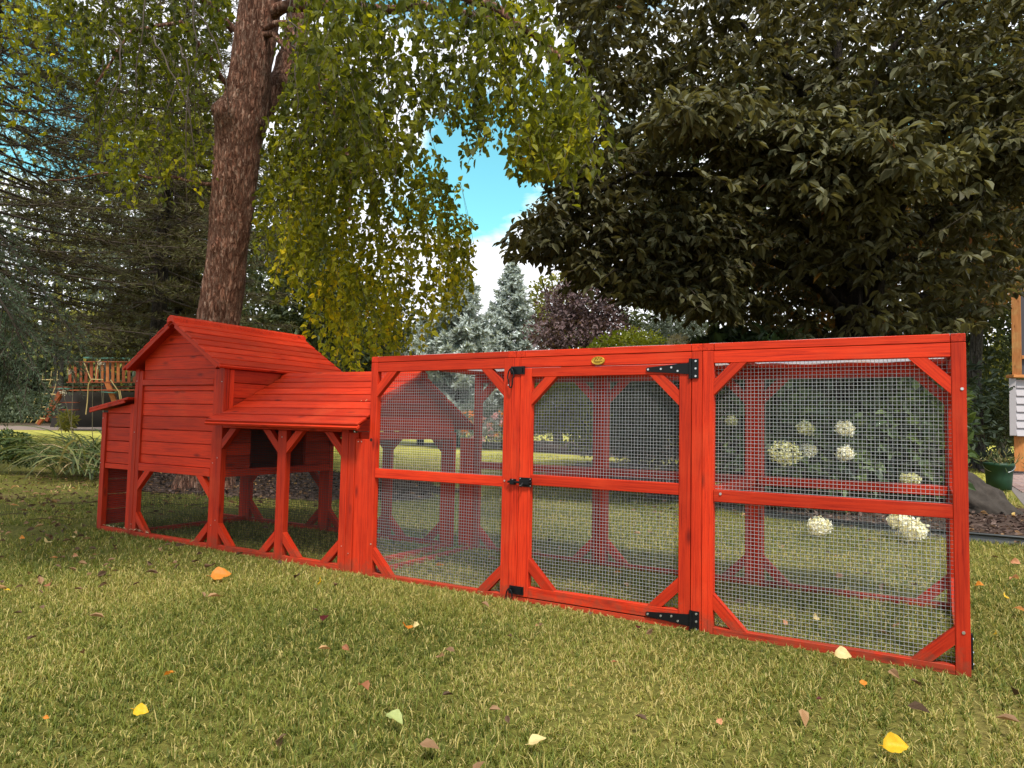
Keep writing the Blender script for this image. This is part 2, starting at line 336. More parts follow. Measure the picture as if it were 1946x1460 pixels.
# patio of clay pavers on the right
PAT = plain('paver_bed_sand', (.16, .13, .12), .95, noise=.4, nscale=14)
pat = sheet('patio', [(.75, 6.3), (2.2, 4.9), (6, 5.2), (7.5, 15), (1.2, 15), (.9, 10)], .004, PAT)
PV = []
for i, c in enumerate([(.30, .19, .17), (.24, .15, .14), (.34, .23, .20), (.27, .19, .19)]): PV.append(plain('clay_paver_%d' % i, c, .85, noise=.3, nscale=25, bump=.3))
pvm = []
for i in range(4):
    mb = MB(); mb.box((-.098, -.048, 0), (.098, .048, .012)); pvm.append(mb.mesh('paver', PV[i]))
cnt = 0
for j in range(110):
    for i in range(30):
        x = .82+i*.205+(j % 2)*.1; y = 6.2+j*.103
        px, py, z = proj((x, y, 0))
        if 1838 < px < 1960 and py < 985 and cnt < 300 and x > 1.0-(y-6.2)*.02:
            o = link('paver', random.choice(pvm), pat); o.location = (x, y, .004+random.random()*.003); o.rotation_euler = (0, 0, random.gauss(0, .012)); cnt += 1
# ================================================================== GRASS (real blades)
GRASSM = leafmat('grass_blades', [(0, (.065, .085, .012)), (.28, (.145, .165, .026)), (.55, (.25, .25, .046)), (.75, (.38, .33, .075)), (.88, (.45, .36, .12)), (1, (.54, .43, .18))], .3, .6, .3)
def dryness(x, y):
    P = np.stack([x*1.3+7, y*1.3+3, x*0], 1); n = fbm(P, 5, 3)
    n2 = fbm(np.stack([x*4, y*4, x*0], 1), 9, 2)
    return n, n2
def inbeds(x, y):
    return inpoly(x, y, BED_R) | inpoly(x, y, BED_L)
def grass(n, d0, d1, h0, h1, w, near, zone, line=False):
    # sample uniformly over the visible ground between two camera depths
    dd = np.sqrt(rng.random(n)*(d1**2-d0**2)+d0**2); lat = (rng.random(n)-.5)*1.62*dd
    fx = np.array([-math.sin(YAW), math.cos(YAW)]); rx = np.array([math.cos(YAW), math.sin(YAW)])
    x = CL[0]+fx[0]*dd+rx[0]*lat; y = CL[1]+fx[1]*dd+rx[1]*lat
    if line: x = rng.uniform(-4.66, .04, n); y = -.035+rng.normal(size=n)*.022; y = np.where(y > -.006, -.02, y)
    k = ~inbeds(x, y)
    dn, dn2 = dryness(x, y)
    # thin, leaf-littered turf under the birch on the left
    bare = np.clip((-x-3.2+.15*y)/1.6, 0, 1)*np.clip((y+1.6)/1.0, 0, 1)*~((x > -4.7) & (y > -.15) & (y < .9))
    k &= rng.random(n) > bare*np.clip((dn2-.22)*3.4, 0, .95)
    k &= rng.random(n) > np.clip((dn-.62)*3, 0, .6)
    k &= ~((x > .75) & (y > 4.9) & (x < 7.5) & (y < 15))
    x, y, dd, dn, dn2 = x[k], y[k], dd[k], dn[k], dn2[k]; n = len(x)
    # clump: pull blades towards tuft centres
    cs = .045; gx = np.floor(x/cs); gy = np.floor(y/cs); hsh = np.sin(gx*127.1+gy*311.7)*43758.5; jx = (hsh-np.floor(hsh)); hs2 = np.sin(gx*269.5+gy*183.3)*43758.5; jy = hs2-np.floor(hs2)
    tx, ty = (gx+.2+.6*jx)*cs, (gy+.2+.6*jy)*cs
    x = x+(tx-x)*.45; y = y+(ty-y)*.45
    under = ((x > -4.6) & (x < -2.45) & (y > 0.02) & (y < .86))
    h = h0+(h1-h0)*rng.random(n)**1.5; h *= .60+.95*fbm(np.stack([x*2.3, y*2.3, x*0], 1), 21, 2)
    h = np.where((y > -.10) & (y < .06) & (x > -4.7) & (x < .02), h*.62, h)
    az = rng.random(n)*2*math.pi+2*jx; lean = np.abs(rng.normal(size=n))*.62+.15+.75*(rng.random(n) < .30)
    L1 = np.stack([np.cos(az)*np.sin(lean*.6), np.sin(az)*np.sin(lean*.6), np.cos(lean*.6)], 1)
    l2 = lean*1.9+.2; L2 = np.stack([np.cos(az)*np.sin(l2), np.sin(az)*np.sin(l2), np.cos(l2)], 1)
    sa = az+math.pi/2+rng.normal(size=n)*.5; Sx = np.stack([np.cos(sa), np.sin(sa), 0*sa], 1)*(w*(.7+.6*rng.random(n)))[:, None]*.5
    B = np.stack([x, y, np.full(n, -.004)], 1); Mid = B+L1*(h*.55)[:, None]; Tip = Mid+L2*(h*.45)[:, None]
    # straw share grows with dry patches and towards the right foreground
    base = np.clip(rng.beta(2.2, 2.6, n)*.72+(dn-.5)*.55+(jx-.5)*.18, 0, 1)
    straw = rng.random(n) < (.17+np.clip(dn-.42, 0, 1)*.7+.13*np.clip((x+1.8)/2.2, 0, 1)); r = np.where(straw, .8+.2*rng.random(n), np.clip(base, 0, .8))
    r = np.where(y > 9, np.clip(base*.6+.38, 0, .8), r)  # far blades lightened, painting in the sunlit lawn
    mb = MB()
    if near:
        V = np.stack([B-Sx, B+Sx, Mid+Sx*.8, Mid-Sx*.8, Tip], 1).reshape(-1, 3); b = np.arange(n)[:, None]*5
        mb.add(V, b+np.array([[0, 1, 2, 3]]), r); mb.n -= len(V); mb.add(V, b+np.array([[3, 2, 4]]), r); mb.v.pop()
    else:
        V = np.stack([B-Sx, B+Sx, Tip], 1).reshape(-1, 3); mb.add(V, np.arange(n)[:, None]*3+np.array([[0, 1, 2]]), r)
    o = mb.build('grass', GRASSM); tag(o, zone, 'grass', kind='stuff')
grass(9000, 1, 2, .02, .050, .0030, True, 'longer grass left standing along the foot of the red frames', True)
grass(230000, 1.25, 3.2, .018, .046, .0027, True, 'short green and straw coloured grass blades of the near lawn')
grass(270000, 3.2, 6.5, .019, .047, .0038, True, 'green lawn grass around and inside the red pen')
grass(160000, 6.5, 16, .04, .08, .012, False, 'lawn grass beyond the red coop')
# ================================================================== CHICKEN RUN
K = .0048
run = thing('chicken_run', 'long red wooden chicken run with wire mesh panels, middle door and flat frame roof', 'chicken run')
run.rotation_euler = (0, -math.atan(K), 0)
T = .030; PW = .040
XJ = [-2.390, -1.594, -.811, 0.0]
def frame_panel(root, u0, u1, axis, a0, a1, z0=0, z1=1.012, pl=PW, pr=PW, rt=.044, rb=.028, mid=(.470, .512), mesh=True, seed=0, mpos=None, rec=.0015, wr=.00042, wm=None):
    def pt(u, z, a): return (u, a, z) if axis == 'y' else (a, u, z)
    up = (0, 1, 0) if axis == 'y' else (1, 0, 0); ac = (a0+a1)/2; t = a1-a0; sgn = 1 if axis == 'y' else -1
    beam('post', pt(u0+pl/2, z0, ac), pt(u0+pl/2, z1, ac), pl, t, root, up)
    beam('post', pt(u1-pr/2, z0, ac), pt(u1-pr/2, z1, ac), pr, t, root, up)
    beam('top_rail', pt(u0+pl+.0006, z1-rt/2, ac), pt(u1-pr-.0006, z1-rt/2, ac), rt, t-.002, root, up)
    beam('bottom_rail', pt(u0+pl+.0006, z0+rb/2, ac), pt(u1-pr-.0006, z0+rb/2, ac), rb, t-.002, root, up)
    if mid: beam('middle_rail', pt(u0+pl+.0006, sum(mid)/2, ac), pt(u1-pr-.0006, sum(mid)/2, ac), mid[1]-mid[0], t-.002, root, up)
    e = .0006
    for su, uu in ((1, u0+pl+e), (-1, u1-pr-e)):
        for sz, zz in ((1, z0+rb+e), (-1, z1-rt-e)): brace(root, uu, zz, su, sz, a0+rec, a1-rec, axis)
    if mesh: wires('wire_mesh', root, axis, u0+pl*.5, u1-pr*.5, z0+rb*.5, z1-rt*.5, mpos if mpos is not None else a1+.002, seed=seed, r=wr, mat=wm)
frame_panel(run, XJ[0], XJ[1]-.019, 'y', 0, T, seed=1, wr=.00062)
frame_panel(run, XJ[2], XJ[3], 'y', 0, T, seed=2, wr=.00062)
for i in range(3): frame_panel(run, XJ[i]+.001, XJ[i+1]-.001, 'y', .90, .90+T, seed=5+i, mpos=.897, wm=WIREB)
frame_panel(run, T+.003, .898, 'x', -.030, -.0005, seed=9, mpos=-.004, pl=.036, pr=.036, wm=WIREB)
# door surround
beam('post', (-1.593, T/2, 0), (-1.593, T/2, 1.012), .039, T, run, (0, 1, 0)); beam('post', (-.8315, T/2, 0), (-.8315, T/2, 1.012), .038, T, run, (0, 1, 0))
beam('top_rail', (-1.5725, T/2, .991), (-.8515, T/2, .991), .041, T-.002, run, (0, 1, 0))
beam('bottom_rail', (-1.5725, T/2, .011), (-.8515, T/2, .011), .028, T-.002, run, (0, 1, 0))
door = link('door', None, run); door.location = (-.853, 0, 0); dx = .853
def dpt(x, z, y=.013): return (x+dx, y, z)
DX0, DX1, DZ0, DZ1 = -1.571, -.853, .029, .9675
beam('door_stile', dpt(DX0+.026, DZ0), dpt(DX0+.026, DZ1), .052, T, door, (0, 1, 0)); beam('door_stile', dpt(DX1-.0215, DZ0), dpt(DX1-.0215, DZ1), .043, T, door, (0, 1, 0))
for z0, z1 in ((DZ0, .071), (.485, .527), (.930, DZ1)): beam('door_rail', dpt(DX0+.0527, (z0+z1)/2), dpt(DX1-.0437, (z0+z1)/2), z1-z0, T-.002, door, (0, 1, 0))
for su, uu in ((1, DX0+.0530), (-1, DX1-.0440)):
    for sz, zz in ((1, .0716), (-1, .9294)): brace(door, uu+dx, zz, su, sz, -.0008, .0265)
wires('wire_mesh', door, 'y', DX0+.03+dx, DX1-.02+dx, .05, .95, .031, seed=3, r=.00062)
# strap hinges
def hinge(parent, x1, z, name='strap_hinge'):
    mb = MB(); y0, y1 = -.0062, -.0022
    tip = x1-.175
    pol = [(tip, z-.003), (tip+.004, z-.008), (x1-.012, z-.020), (x1-.012, z+.022), (tip+.004, z+.008), (tip, z+.004)]
    mb.prism(pol, y0, y1); mb.prism([(x1-.001, z-.036), (x1+.024, z-.036), (x1+.024, z+.036), (x1-.001, z+.036)], y0, y1)
    mb.tube([(x1-.006, y0-.001, z-.037), (x1-.006, y0-.001, z+.037)], .0055, 8, cap=True)
    for fx, fz in ((.008, 0), (.058, .001), (.098, .006), (.122, -.008)): screw(mb, tip+fx, y0, z+fz, .0045, mat=1)
    for dz in (-.028, 0, .027): screw(mb, x1+.014, y0, z+dz, .0045, mat=1)
    mb.build(name, [BLACKM, STEEL], parent)
hinge(door, -.856+dx+.008, .949); hinge(door, -.850+dx+.008, .040)
# barrel bolt
mb = MB(); y0 = -.0055
for a, b in (((-1.612, .482), (-1.583, .506)), ((-1.566, .476), (-1.509, .514))): mb.box((a[0]+dx, y0, a[1]), (b[0]+dx, -.0021, b[1]))
mb.box((-1.606+dx, y0-.012, .486), (-1.586+dx, y0, .502)); mb.box((-1.560+dx, y0-.012, .487), (-1.515+dx, y0, .503))
mb.tube([(-1.617+dx, y0-.006, .494), (-1.505+dx, y0-.006, .494)], .005, 10, cap=True); mb.tube([(-1.545+dx, y0-.006, .494), (-1.545+dx, y0-.024, .478)], .004, 8, cap=True)
for x, z in ((-1.561, .510), (-1.514, .509), (-1.561, .481), (-1.513, .482), (-1.598, .503)): screw(mb, x+dx, y0, z, .0025, mat=1)
mb.build('barrel_bolt', [BLACKM, STEEL], door)
# hasps with snap hooks
def hook(parent, x, z):
    mb = MB(); mb.box((x, -.006, z-.016), (x+.066, -.0021, z+.017)); mb.box((x+.004, -.020, z-.010), (x+.014, -.006, z+.010)); mb.box((x+.052, -.011, z-.009), (x+.057, -.006, z+.010))
    mb.build('hasp', BLACKM, parent)
    mb = MB(); th = np.linspace(0, 2*math.pi, 33); w = np.where(np.sin(th) > 0, .015, .010)
    P = np.stack([x+.008+w*np.cos(th), np.full(33, -.020), z-.034+.040*np.sin(th)], 1)
    mb.tube(P, .0030, 8); screw(mb, x-.001, -.022, z-.062, .003, mat=1); mb.build('snap_hook', [BLACKM, STEEL], parent, smooth=True)
hook(door, -1.616+dx, .958); hook(door, -1.604+dx, .052)
# emblem plate
mb = MB(); th = np.linspace(0, 2*math.pi, 40, endpoint=False)
mb.prism([(-1.221+.028*math.cos(t), .989+.0165*math.sin(t)) for t in th], -.0042, .0005)
ring = np.array([(-1.221+.026*math.cos(t), -.0045, .989+.0148*math.sin(t)) for t in np.linspace(0, 2*math.pi, 41)]); mb.tube(ring, .0010, 6)
zz = [(-1.236, .989), (-1.229, 1.001), (-1.224, .9915), (-1.218, 1.002), (-1.212, .9915), (-1.206, .999)]; mb.tube([(x, -.0048, z) for x, z in zz], .0014, 6, mat=1)
for zq, a, b in ((.9855, -1.238, -1.203), (.981, -1.235, -1.213)): mb.tube([(a, -.0048, zq), (b, -.0048, zq)], .0010, 6, mat=1)
mb.build('emblem_plate', [GOLD, plain('dark_gold', (.16, .08, .01), .4, .7)], run)
# flat roof frames and cover
for i in range(3):
    a, b = XJ[i], XJ[i+1]; za, zb = 1.0135, 1.040; zc = (za+zb)/2
    if i == 0: b -= .001
    beam('roof_rail', (a+.042, .019, zc), (b-.042, .019, zc), .038, zb-za, run); beam('roof_rail', (a+.042, .911, zc), (b-.042, .911, zc), .038, zb-za, run)
    for x in (a+.0205, b-.0205): beam('roof_rail', (x, .000, zc), (x, .930, zc), .040, zb-za, run)
    for sx, xx in ((1, a+.0415), (-1, b-.0415)):
        for sy, yy in ((1, .0385), (-1, .8915)):
            mb = MB(); pol = [(xx+sx*.06, yy), (xx+sx*.11, yy), (xx, yy+sy*.11), (xx, yy+sy*.06)]
            V = [(p[0], p[1], z) for z in (za+.001, zb-.001) for p in pol]
            mb.add(V, [[0, 1, 2, 3], [7, 6, 5, 4], [0, 4, 5, 1], [1, 5, 6, 2], [2, 6, 7, 3], [3, 7, 4, 0]]); mb.build('corner_brace', RED, run)
    wires('roof_mesh', run, 'z', a+.02, b-.02, .02, .91, 1.043, seed=20+i)
m, t, b = newmat('shading_roof_film')  # film dimmed and spread over all bays so it shades the run
c = N(t, 'ShaderNodeTexCoord'); n = N(t, 'ShaderNodeTexNoise', inp={2: 5, 3: 3}); t.links.new(c.outputs['Object'], n.inputs[0])
r = ramp(t, [(.3, (.36, .39, .60)), (.42, (.58, .60, .66)), (.55, (.66, .66, .68)), (.66, (.64, .48, .40)), (.75, (.52, .48, .62))]); t.links.new(n.outputs[0], r.inputs[0])
t.links.new(r.outputs[0], b.inputs['Base Color']); b.inputs['Roughness'].default_value = .2
tr = N(t, 'ShaderNodeBsdfTranslucent'); ms = N(t, 'ShaderNodeMixShader', inp={0: .42}); t.links.new(r.outputs[0], tr.inputs[0]); t.links.new(b.outputs[0], ms.inputs[1]); t.links.new(tr.outputs[0], ms.inputs[2])
t.links.new(ms.outputs[0], t.nodes['Material Output'].inputs[0]); FILM = m
mb = MB(); nx, ny = 90, 20; X, Y = np.meshgrid(np.linspace(-2.375, -.012, nx), np.linspace(.03, .92, ny)); Z = 1.0325+.003*np.sin(X*22+Y*5)+.002*np.sin(Y*31)
V = np.stack([X, Y, Z], -1).reshape(-1, 3); F = [[j*nx+i, j*nx+i+1, (j+1)*nx+i+1, (j+1)*nx+i] for j in range(ny-1) for i in range(nx-1)]
mb.add(V, F); mb.build('roof_cover', FILM, run, smooth=True)
# inner rails between the joints
for x in (-1.594, -.811): beam('middle_rail', (x, T+.005, .492), (x, .897, .492), .040, .038, run)
beam('perch_bar', (-.786, .872, .492), (-.036, .872, .492), .030, .038, run)
beam('bottom_rail', (-2.373, T+.003, .016), (-2.373, .898, .016), .030, .034, run)
# filler boards between coop and run
beam('filler_board', (-2.437, .016, .0), (-2.437, .016, .648), .088, .018, run, (0, 1, 0)); beam('filler_board', (-2.437, .905, .0), (-2.437, .905, .648), .088, .018, run, (0, 1, 0))
mb = MB()
for x, z in ((-2.462, .635), (-2.442, .635)): screw(mb, x, .0065, z, .0028)
for x, z in ((-.012, .868), (-.018, .13), (-.745, .499), (-1.640, .495), (-2.36, .16)): screw(mb, x, -.0002, z, .0055 if x > -1 else .004)
mb.build('bolt_heads', STEEL, run)
mb = MB(); mb.tube([(-2.377, -.0009, .646), (-2.377, .0006, .646)], .008, 14, cap=True); mb.build('bolt_hole', plain('dark_hole', (.02, .002, .002), .9), run)
mb = MB(); mb.box((.0004, .010, .022), (.006, .034, .125)); [screw(mb, .006, .022, z, .004, (1, 0, 0), 1) for z in (.035, .07, .11)]; mb.build('end_hinge', [BLACKM, STEEL], run)
# ================================================================== CHICKEN COOP
coop = thing('chicken_coop', 'red wooden chicken coop with tall gabled box, nest box and lower gabled roof', 'chicken coop', (-3.5, .45, 0))
inv = Matrix.Translation((3.5, -.45, 0))
_n0 = set(COL.objects)
DK = .86      # depth of the coop
cp = coop
UPY = (0, 1, 0); UPX = (1, 0, 0)
def vpost(x0, x1, y0, y1, z0, z1, nm='post'): return beam(nm, ((x0+x1)/2, (y0+y1)/2, z0), ((x0+x1)/2, (y0+y1)/2, z1), x1-x0, y1-y0, cp, UPY)
for y0, y1 in ((0, .034), (DK-.034, DK)):
    vpost(-4.272, -4.236, y0, y1, 0, 1.0); vpost(-4.2355, -4.200, y0+.002, y1-.002, 0, .99)
    vpost(-3.541, -3.499, y0+.002, y1-.002, 0, .99); vpost(-3.4985, -3.451, y0, y1, 0, 1.0)
    vpost(-3.010, -2.949, y0, y1, 0, .665); vpost(-2.569, -2.526, y0, y1, 0, .69); vpost(-2.5255, -2.484, y0+.003, y1-.003, 0, .665)
    vpost(-4.600, -4.556, y0, y1, 0, .735)
for y in (.016, DK-.016):
    beam('bottom_rail', (-4.555, y, .013), (-4.273, y, .013), .030, .030, cp, UPY); beam('bottom_rail', (-4.199, y, .013), (-3.542, y, .013), .030, .030, cp, UPY)
    beam('bottom_rail', (-3.450, y, .013), (-3.011, y, .013), .034, .030, cp, UPY); beam('bottom_rail', (-2.948, y, .013), (-2.570, y, .013), .034, .030, cp, UPY)
    beam('top_rail', (-3.450, y, .6865), (-2.484 if 0 else -2.570, y, .6865), .040, .030, cp, UPY)
    for cx, cz, sx, sz in ((-4.199, .392, 1, -1), (-3.542, .392, -1, -1), (-4.199, .029, 1, 1), (-3.542, .029, -1, 1), (-3.450, .664, 1, -1), (-3.011, .664, -1, -1), (-2.948, .664, 1, -1), (-2.570, .664, -1, -1), (-3.450, .031, 1, 1), (-3.011, .031, -1, 1), (-2.948, .031, 1, 1), (-2.570, .031, -1, 1)):
        brace(cp, cx, cz, sx, sz, y-.0145, y+.0145)
s = 30
for y in (.036, DK-.036):
    wires('wire_mesh', cp, 'y', -4.21, -3.53, .02, .40, y, seed=s, mat=DWIRE, r=.0007); wires('wire_mesh', cp, 'y', -3.46, -2.56, .02, .67, y, seed=s+1, mat=DWIRE, r=.0007); s += 3
wires('wire_mesh', cp, 'y', -4.57, -4.26, .02, .40, .036, seed=s, mat=DWIRE, r=.0007)
for x in (-4.25, -2.50):
    beam('bottom_rail', (x, .036, .015), (x, DK-.036, .015), .034, .030, cp, UPX)
# tall box: front and back boards
def hwall(y0, y1, x0, x1, seams, nm='wall_board'):
    for a, b in zip(seams[:-1], seams[1:]): beam(nm, (x0, (y0+y1)/2, (a+b)/2), (x1, (y0+y1)/2, (a+b)/2), b-a-.0034, y1-y0, cp, UPY, bev=.0022)
seams = [.437, .490, .568, .641, .720, .793, .869, .903]
GL, GR_, GA = -4.200, -3.541, -3.8705
def gx(z): return max(0, (1.262-z)/.628)      # half width of the gable at height z
for y0, y1 in ((.012, .026), (DK-.026, DK-.012)):
    hwall(y0, y1, GL+.001, GR_-.001, seams)
    gs = [.938, .995, 1.070, 1.144, 1.197, 1.262]
    for a, b in zip(gs[:-1], gs[1:]):
        wa, wb = min(gx(a), GR_-GA-.001), min(gx(b), GR_-GA-.001)
        pol = [(GA-wa, a+.001), (GA+wa, a+.001)]
        if gx(a) > GR_-GA and gx(b) < GR_-GA: pol += [(GR_-.001, 1.262-(GR_-GA)*.628)]
        pol += [(GA+wb, b-.001)]+([(GA-wb, b-.001)] if wb > .002 else [])
        if gx(a) > GR_-GA and gx(b) < GR_-GA: pol += [(GL+.001, 1.262-(GR_-GA)*.628)]
        slab('gable_board', pol, 'y', y0, y1, cp, (1, 0))
for y in (.014, DK-.014):
    beam('bottom_rail', (GL+.0008, y, .4145), (GR_-.0008, y, .4145), .044, .026, cp, UPY); beam('middle_rail', (GL+.0008, y, .920), (GR_-.0008, y, .920), .034, .026, cp, UPY)
# right side wall of the tall box (faces the run)
ws = [.655, .745, .832, .917, .992]
for a, b in zip(ws[:-1], ws[1:]): beam('wall_board', (-3.462, .036, (a+b)/2), (-3.462, DK-.036, (a+b)/2), b-a-.0034, .014, cp, UPX, bev=.0022)
beam('corner_post', (-3.4535, .0505, .70), (-3.4535, .0505, .99), .028, .010, cp, UPX)
for a, b in ((.437, .510), (.510, .583), (.583, .655)):
    beam('wall_board', (-3.462, .036, (a+b)/2), (-3.462, .200, (a+b)/2), b-a-.0034, .014, cp, UPX)
    beam('wall_board', (-3.462, .62, (a+b)/2), (-3.462, DK-.036, (a+b)/2), b-a-.0034, .014, cp, UPX)
beam('bottom_rail', (-3.464, .036, .415), (-3.464, DK-.036, .415), .042, .026, cp, UPX)
beam('floor_panel', (-4.20, DK/2, .402), (-3.479, DK/2, .402), DK-.08, .012, cp)
for a, b in zip(ws[:-1], ws[1:]): beam('wall_board', (-4.262, .036, (a+b)/2), (-4.262, DK-.036, (a+b)/2), b-a-.0034, .014, cp, UPX)
for a, b in ((.437, .510), (.510, .583), (.583, .655)): beam('wall_board', (-4.262, .036, (a+b)/2), (-4.262, DK-.036, (a+b)/2), b-a-.0034, .014, cp, UPX)
for y0, y1 in ((.027, .033), (DK-.033, DK-.027)):  # inner sheets added to stop light leaking between the wall boards
    slab('light_stop_panel', [(-4.198, .40), (-3.543, .40), (-3.543, 1.04), (GA, 1.245), (-4.198, 1.04)], 'y', y0, y1, cp, (1, 0))
for x in (-4.2505, -3.4735):
    if x < -4: slab('light_stop_panel', [(.036, .42), (DK-.036, .42), (DK-.036, .99), (.036, .99)], 'x', x-.003, x+.003, cp, (1, 0))
    else:
        for a, b, c0, c1 in ((.036, .198, .42, .99), (.622, DK-.036, .42, .99), (.198, .622, .656, .99)): slab('light_stop_panel', [(a, c0), (b, c0), (b, c1), (a, c1)], 'x', x-.003, x+.003, cp, (1, 0))
# tall roof: boards run front to back
def roof_slope(axis, ridge, eave, e0, e1, n, thick, nm='roof_board', first=None):
    """ridge/eave: (u, z) points of the underside line; boards run along axis from e0 to e1"""
    r, e = Vector(ridge), Vector(eave); d = (e-r); ln = d.length; d.normalize(); nrm = Vector((-d.y, d.x)); nrm = nrm if nrm.y > 0 else -nrm
    wd = ln/n
    for i in range(n):
        c = r+d*(wd*(i+.5))+nrm*(thick/2+.001)
        lo = (first if (i == n-1 and first is not None) else e0)+random.uniform(-.0012, .0012)
        n2 = (nrm-d*-.055).normalized() if 0 else (nrm-d*.055).normalized()
        if axis == 'y': a, b, up = (c.x, lo, c.y), (c.x, e1, c.y), (n2.x, 0, n2.y)
        else: a, b, up = (lo, c.x, c.y), (e1, c.x, c.y), (0, n2.x, n2.y)
        beam(nm, a, b, wd-.0035, thick+random.uniform(-.001, .001), cp, up, bev=.0032)
TRX, TRZ = -3.872, 1.268
for ex in (-3.440, -4.304): slab('roof_light_stop', [(TRX, TRZ-.003), (ex, .998), (ex, .992), (TRX, TRZ-.009)], 'y', -.045, .938, cp, (1, -.6))  # unseen sheet added so no light leaks between the roof boards
roof_slope('y', (TRX+.004, TRZ), (-3.436, 1.000), -.052, .945, 7, .014); roof_slope('y', (TRX-.004, TRZ), (-4.308, 1.000), -.052, .945, 7, .014)
for sx, ex in ((1, -3.436), (-1, -4.308)):
    beam('fascia_board', (ex+sx*.003, -.054, 1.004), (ex+sx*.003, .947, 1.004), .022, .012, cp, (sx*.52, 0, .85))
    dxx = .628
    for yy in (-.044, .937): beam('barge_board', (TRX+sx*.03, yy, TRZ-.025), (ex-sx*.012, yy, .999+.004), .026, .012, cp, UPY)
mb = MB(); mb.prism([(-.034, -.012), (-.028, .016), (-.004, .030), (.004, .030), (.028, .016), (.034, -.012), (.0, -.004)], -.5035, .5035)
mb.build('ridge_cap', RED, cp, M=Matrix.Translation((TRX, .4465, TRZ+.006))@Matrix.Rotation(0, 4, 'Z'))
# lower gabled roof along the run axis
LRY, LRZ = DK/2-.01, .962
for ey in (-.066, .919): slab('roof_light_stop', [(LRY, LRZ-.003), (ey, .692), (ey, .686), (LRY, LRZ-.009)], 'x', -3.448, -2.412, cp, (1, .5))  # same added light stop under the lower roof
roof_slope('x', (LRY-.004, LRZ), (-.072, .694), -3.449, -2.404, 7, .014, first=-3.500)
roof_slope('x', (LRY+.004, LRZ), (.925, .694), -3.449, -2.404, 7, .014)
for sy, ey in ((-1, -.072), (1, .925)): beam('fascia_board', (-3.498 if sy < 0 else -3.449, ey-sy*.004, .692), (-2.402, ey-sy*.004, .692), .024, .014, cp, (0, sy*.5, .86))
mb = MB(); mb.add([(x, y, z) for x in (-3.445, -2.400) for y, z in ((-.036, -.010), (-.030, .012), (0, .030), (.030, .012), (.036, -.010), (0, -.002))], [[0, 1, 7, 6], [1, 2, 8, 7], [2, 3, 9, 8], [3, 4, 10, 9], [4, 5, 11, 10], [5, 0, 6, 11]])
mb.add([(x, y, z) for x in (-2.400,) for y, z in ((-.036, -.010), (-.030, .012), (0, .030), (.030, .012), (.036, -.010), (0, -.002))], [[0, 1, 2, 3, 4, 5]])
mb.build('ridge_cap', RED, cp, M=Matrix.Translation((0, LRY, LRZ+.004)))
ly = lambda z: max(0, (.950-z)/.535)
for a, b in zip([.672, .745, .818, .890], [.745, .818, .890, .948]):
    for xx in (-2.494, ):
        wa, wb = min(ly(a), .41), min(ly(b), .41)
        pol = [(LRY-wa, a+.001), (LRY+wa, a+.001), (LRY+wb, b-.001)]+([(LRY-wb, b-.001)] if wb > .004 else [])
        slab('gable_board', pol, 'x', xx, xx+.014, cp, (1, 0))
beam('top_rail', (-2.487, .036, .650), (-2.487, DK-.036, .650), .040, .026, cp, UPX)
# nest box
nb = [.420, .490, .561, .645, .733]
for y0, y1 in ((.010, .024), (DK-.024, DK-.010)):
    for a, b in zip(nb[:-1], nb[1:]): beam('wall_board', (-4.555, (y0+y1)/2, (a+b)/2), (-4.3085, (y0+y1)/2, (a+b)/2), b-a-.0034, .014, cp, UPY, bev=.0022)
    slab('wall_board', [(-4.555, .7345), (-4.3085, .7345), (-4.3085, .790), (-4.555, .752)], 'y', y0, y1, cp, (1, 0))
    beam('bottom_rail', (-4.555, (y0+y1)/2, .404), (-4.3085, (y0+y1)/2, .404), .030, .024, cp, UPY)
vpost(-4.308, -4.2735, .002, .032, 0, .79); vpost(-4.308, -4.2735, DK-.032, DK-.002, 0, .79)
for a, b in zip([.42, .5, .58, .66], [.5, .58, .66, .74]): beam('wall_board', (-4.592, .036, (a+b)/2), (-4.592, DK-.036, (a+b)/2), b-a-.0034, .014, cp, UPX)
for a, b in zip([.03, .125, .22, .315], [.125, .22, .315, .40]): beam('wall_board', (-4.592, .036, (a+b)/2), (-4.592, .27, (a+b)/2), b-a-.0034, .014, cp, UPX)
wires('wire_mesh', cp, 'x', .27, DK-.04, .02, .41, -4.59, seed=s+1, mat=DWIRE, r=.0007)
beam('floor_panel', (-4.58, DK/2, .412), (-4.275, DK/2, .412), DK-.08, .012, cp)
d = Vector((.40, .068)).normalized(); nv = Vector((-d.y, d.x))
for i in range(4):
    c = Vector((-4.690, .755))+d*(.1035*(i+.5)); beam('nest_roof_board', (c.x, -.035, c.y), (c.x, DK+.03, c.y), .1012, .014, cp, (nv.x, 0, nv.y), bev=.0025)
beam('barge_board', (-4.688, -.030, .7405), (-4.318, -.030, .8035), .016, .010, cp, UPY)
mb = MB()
for x, z in ((-4.590, .70), (-4.59, .42), (-4.253, .62), (-4.252, .93), (-3.47, .92), (-3.517, .47), (-3.48, .50), (-3.475, .16), (-3.51, .13), (-2.50, .09), (-2.545, .12), (-2.98, .63), (-4.24, .07)): screw(mb, x, 0, z, .0026)
for y, z in ((.0, .0),): pass
mb.build('nail_heads', STEEL, cp)
for o in set(COL.objects)-_n0:
    if o.parent is coop: o.matrix_basis = inv@o.matrix_basis
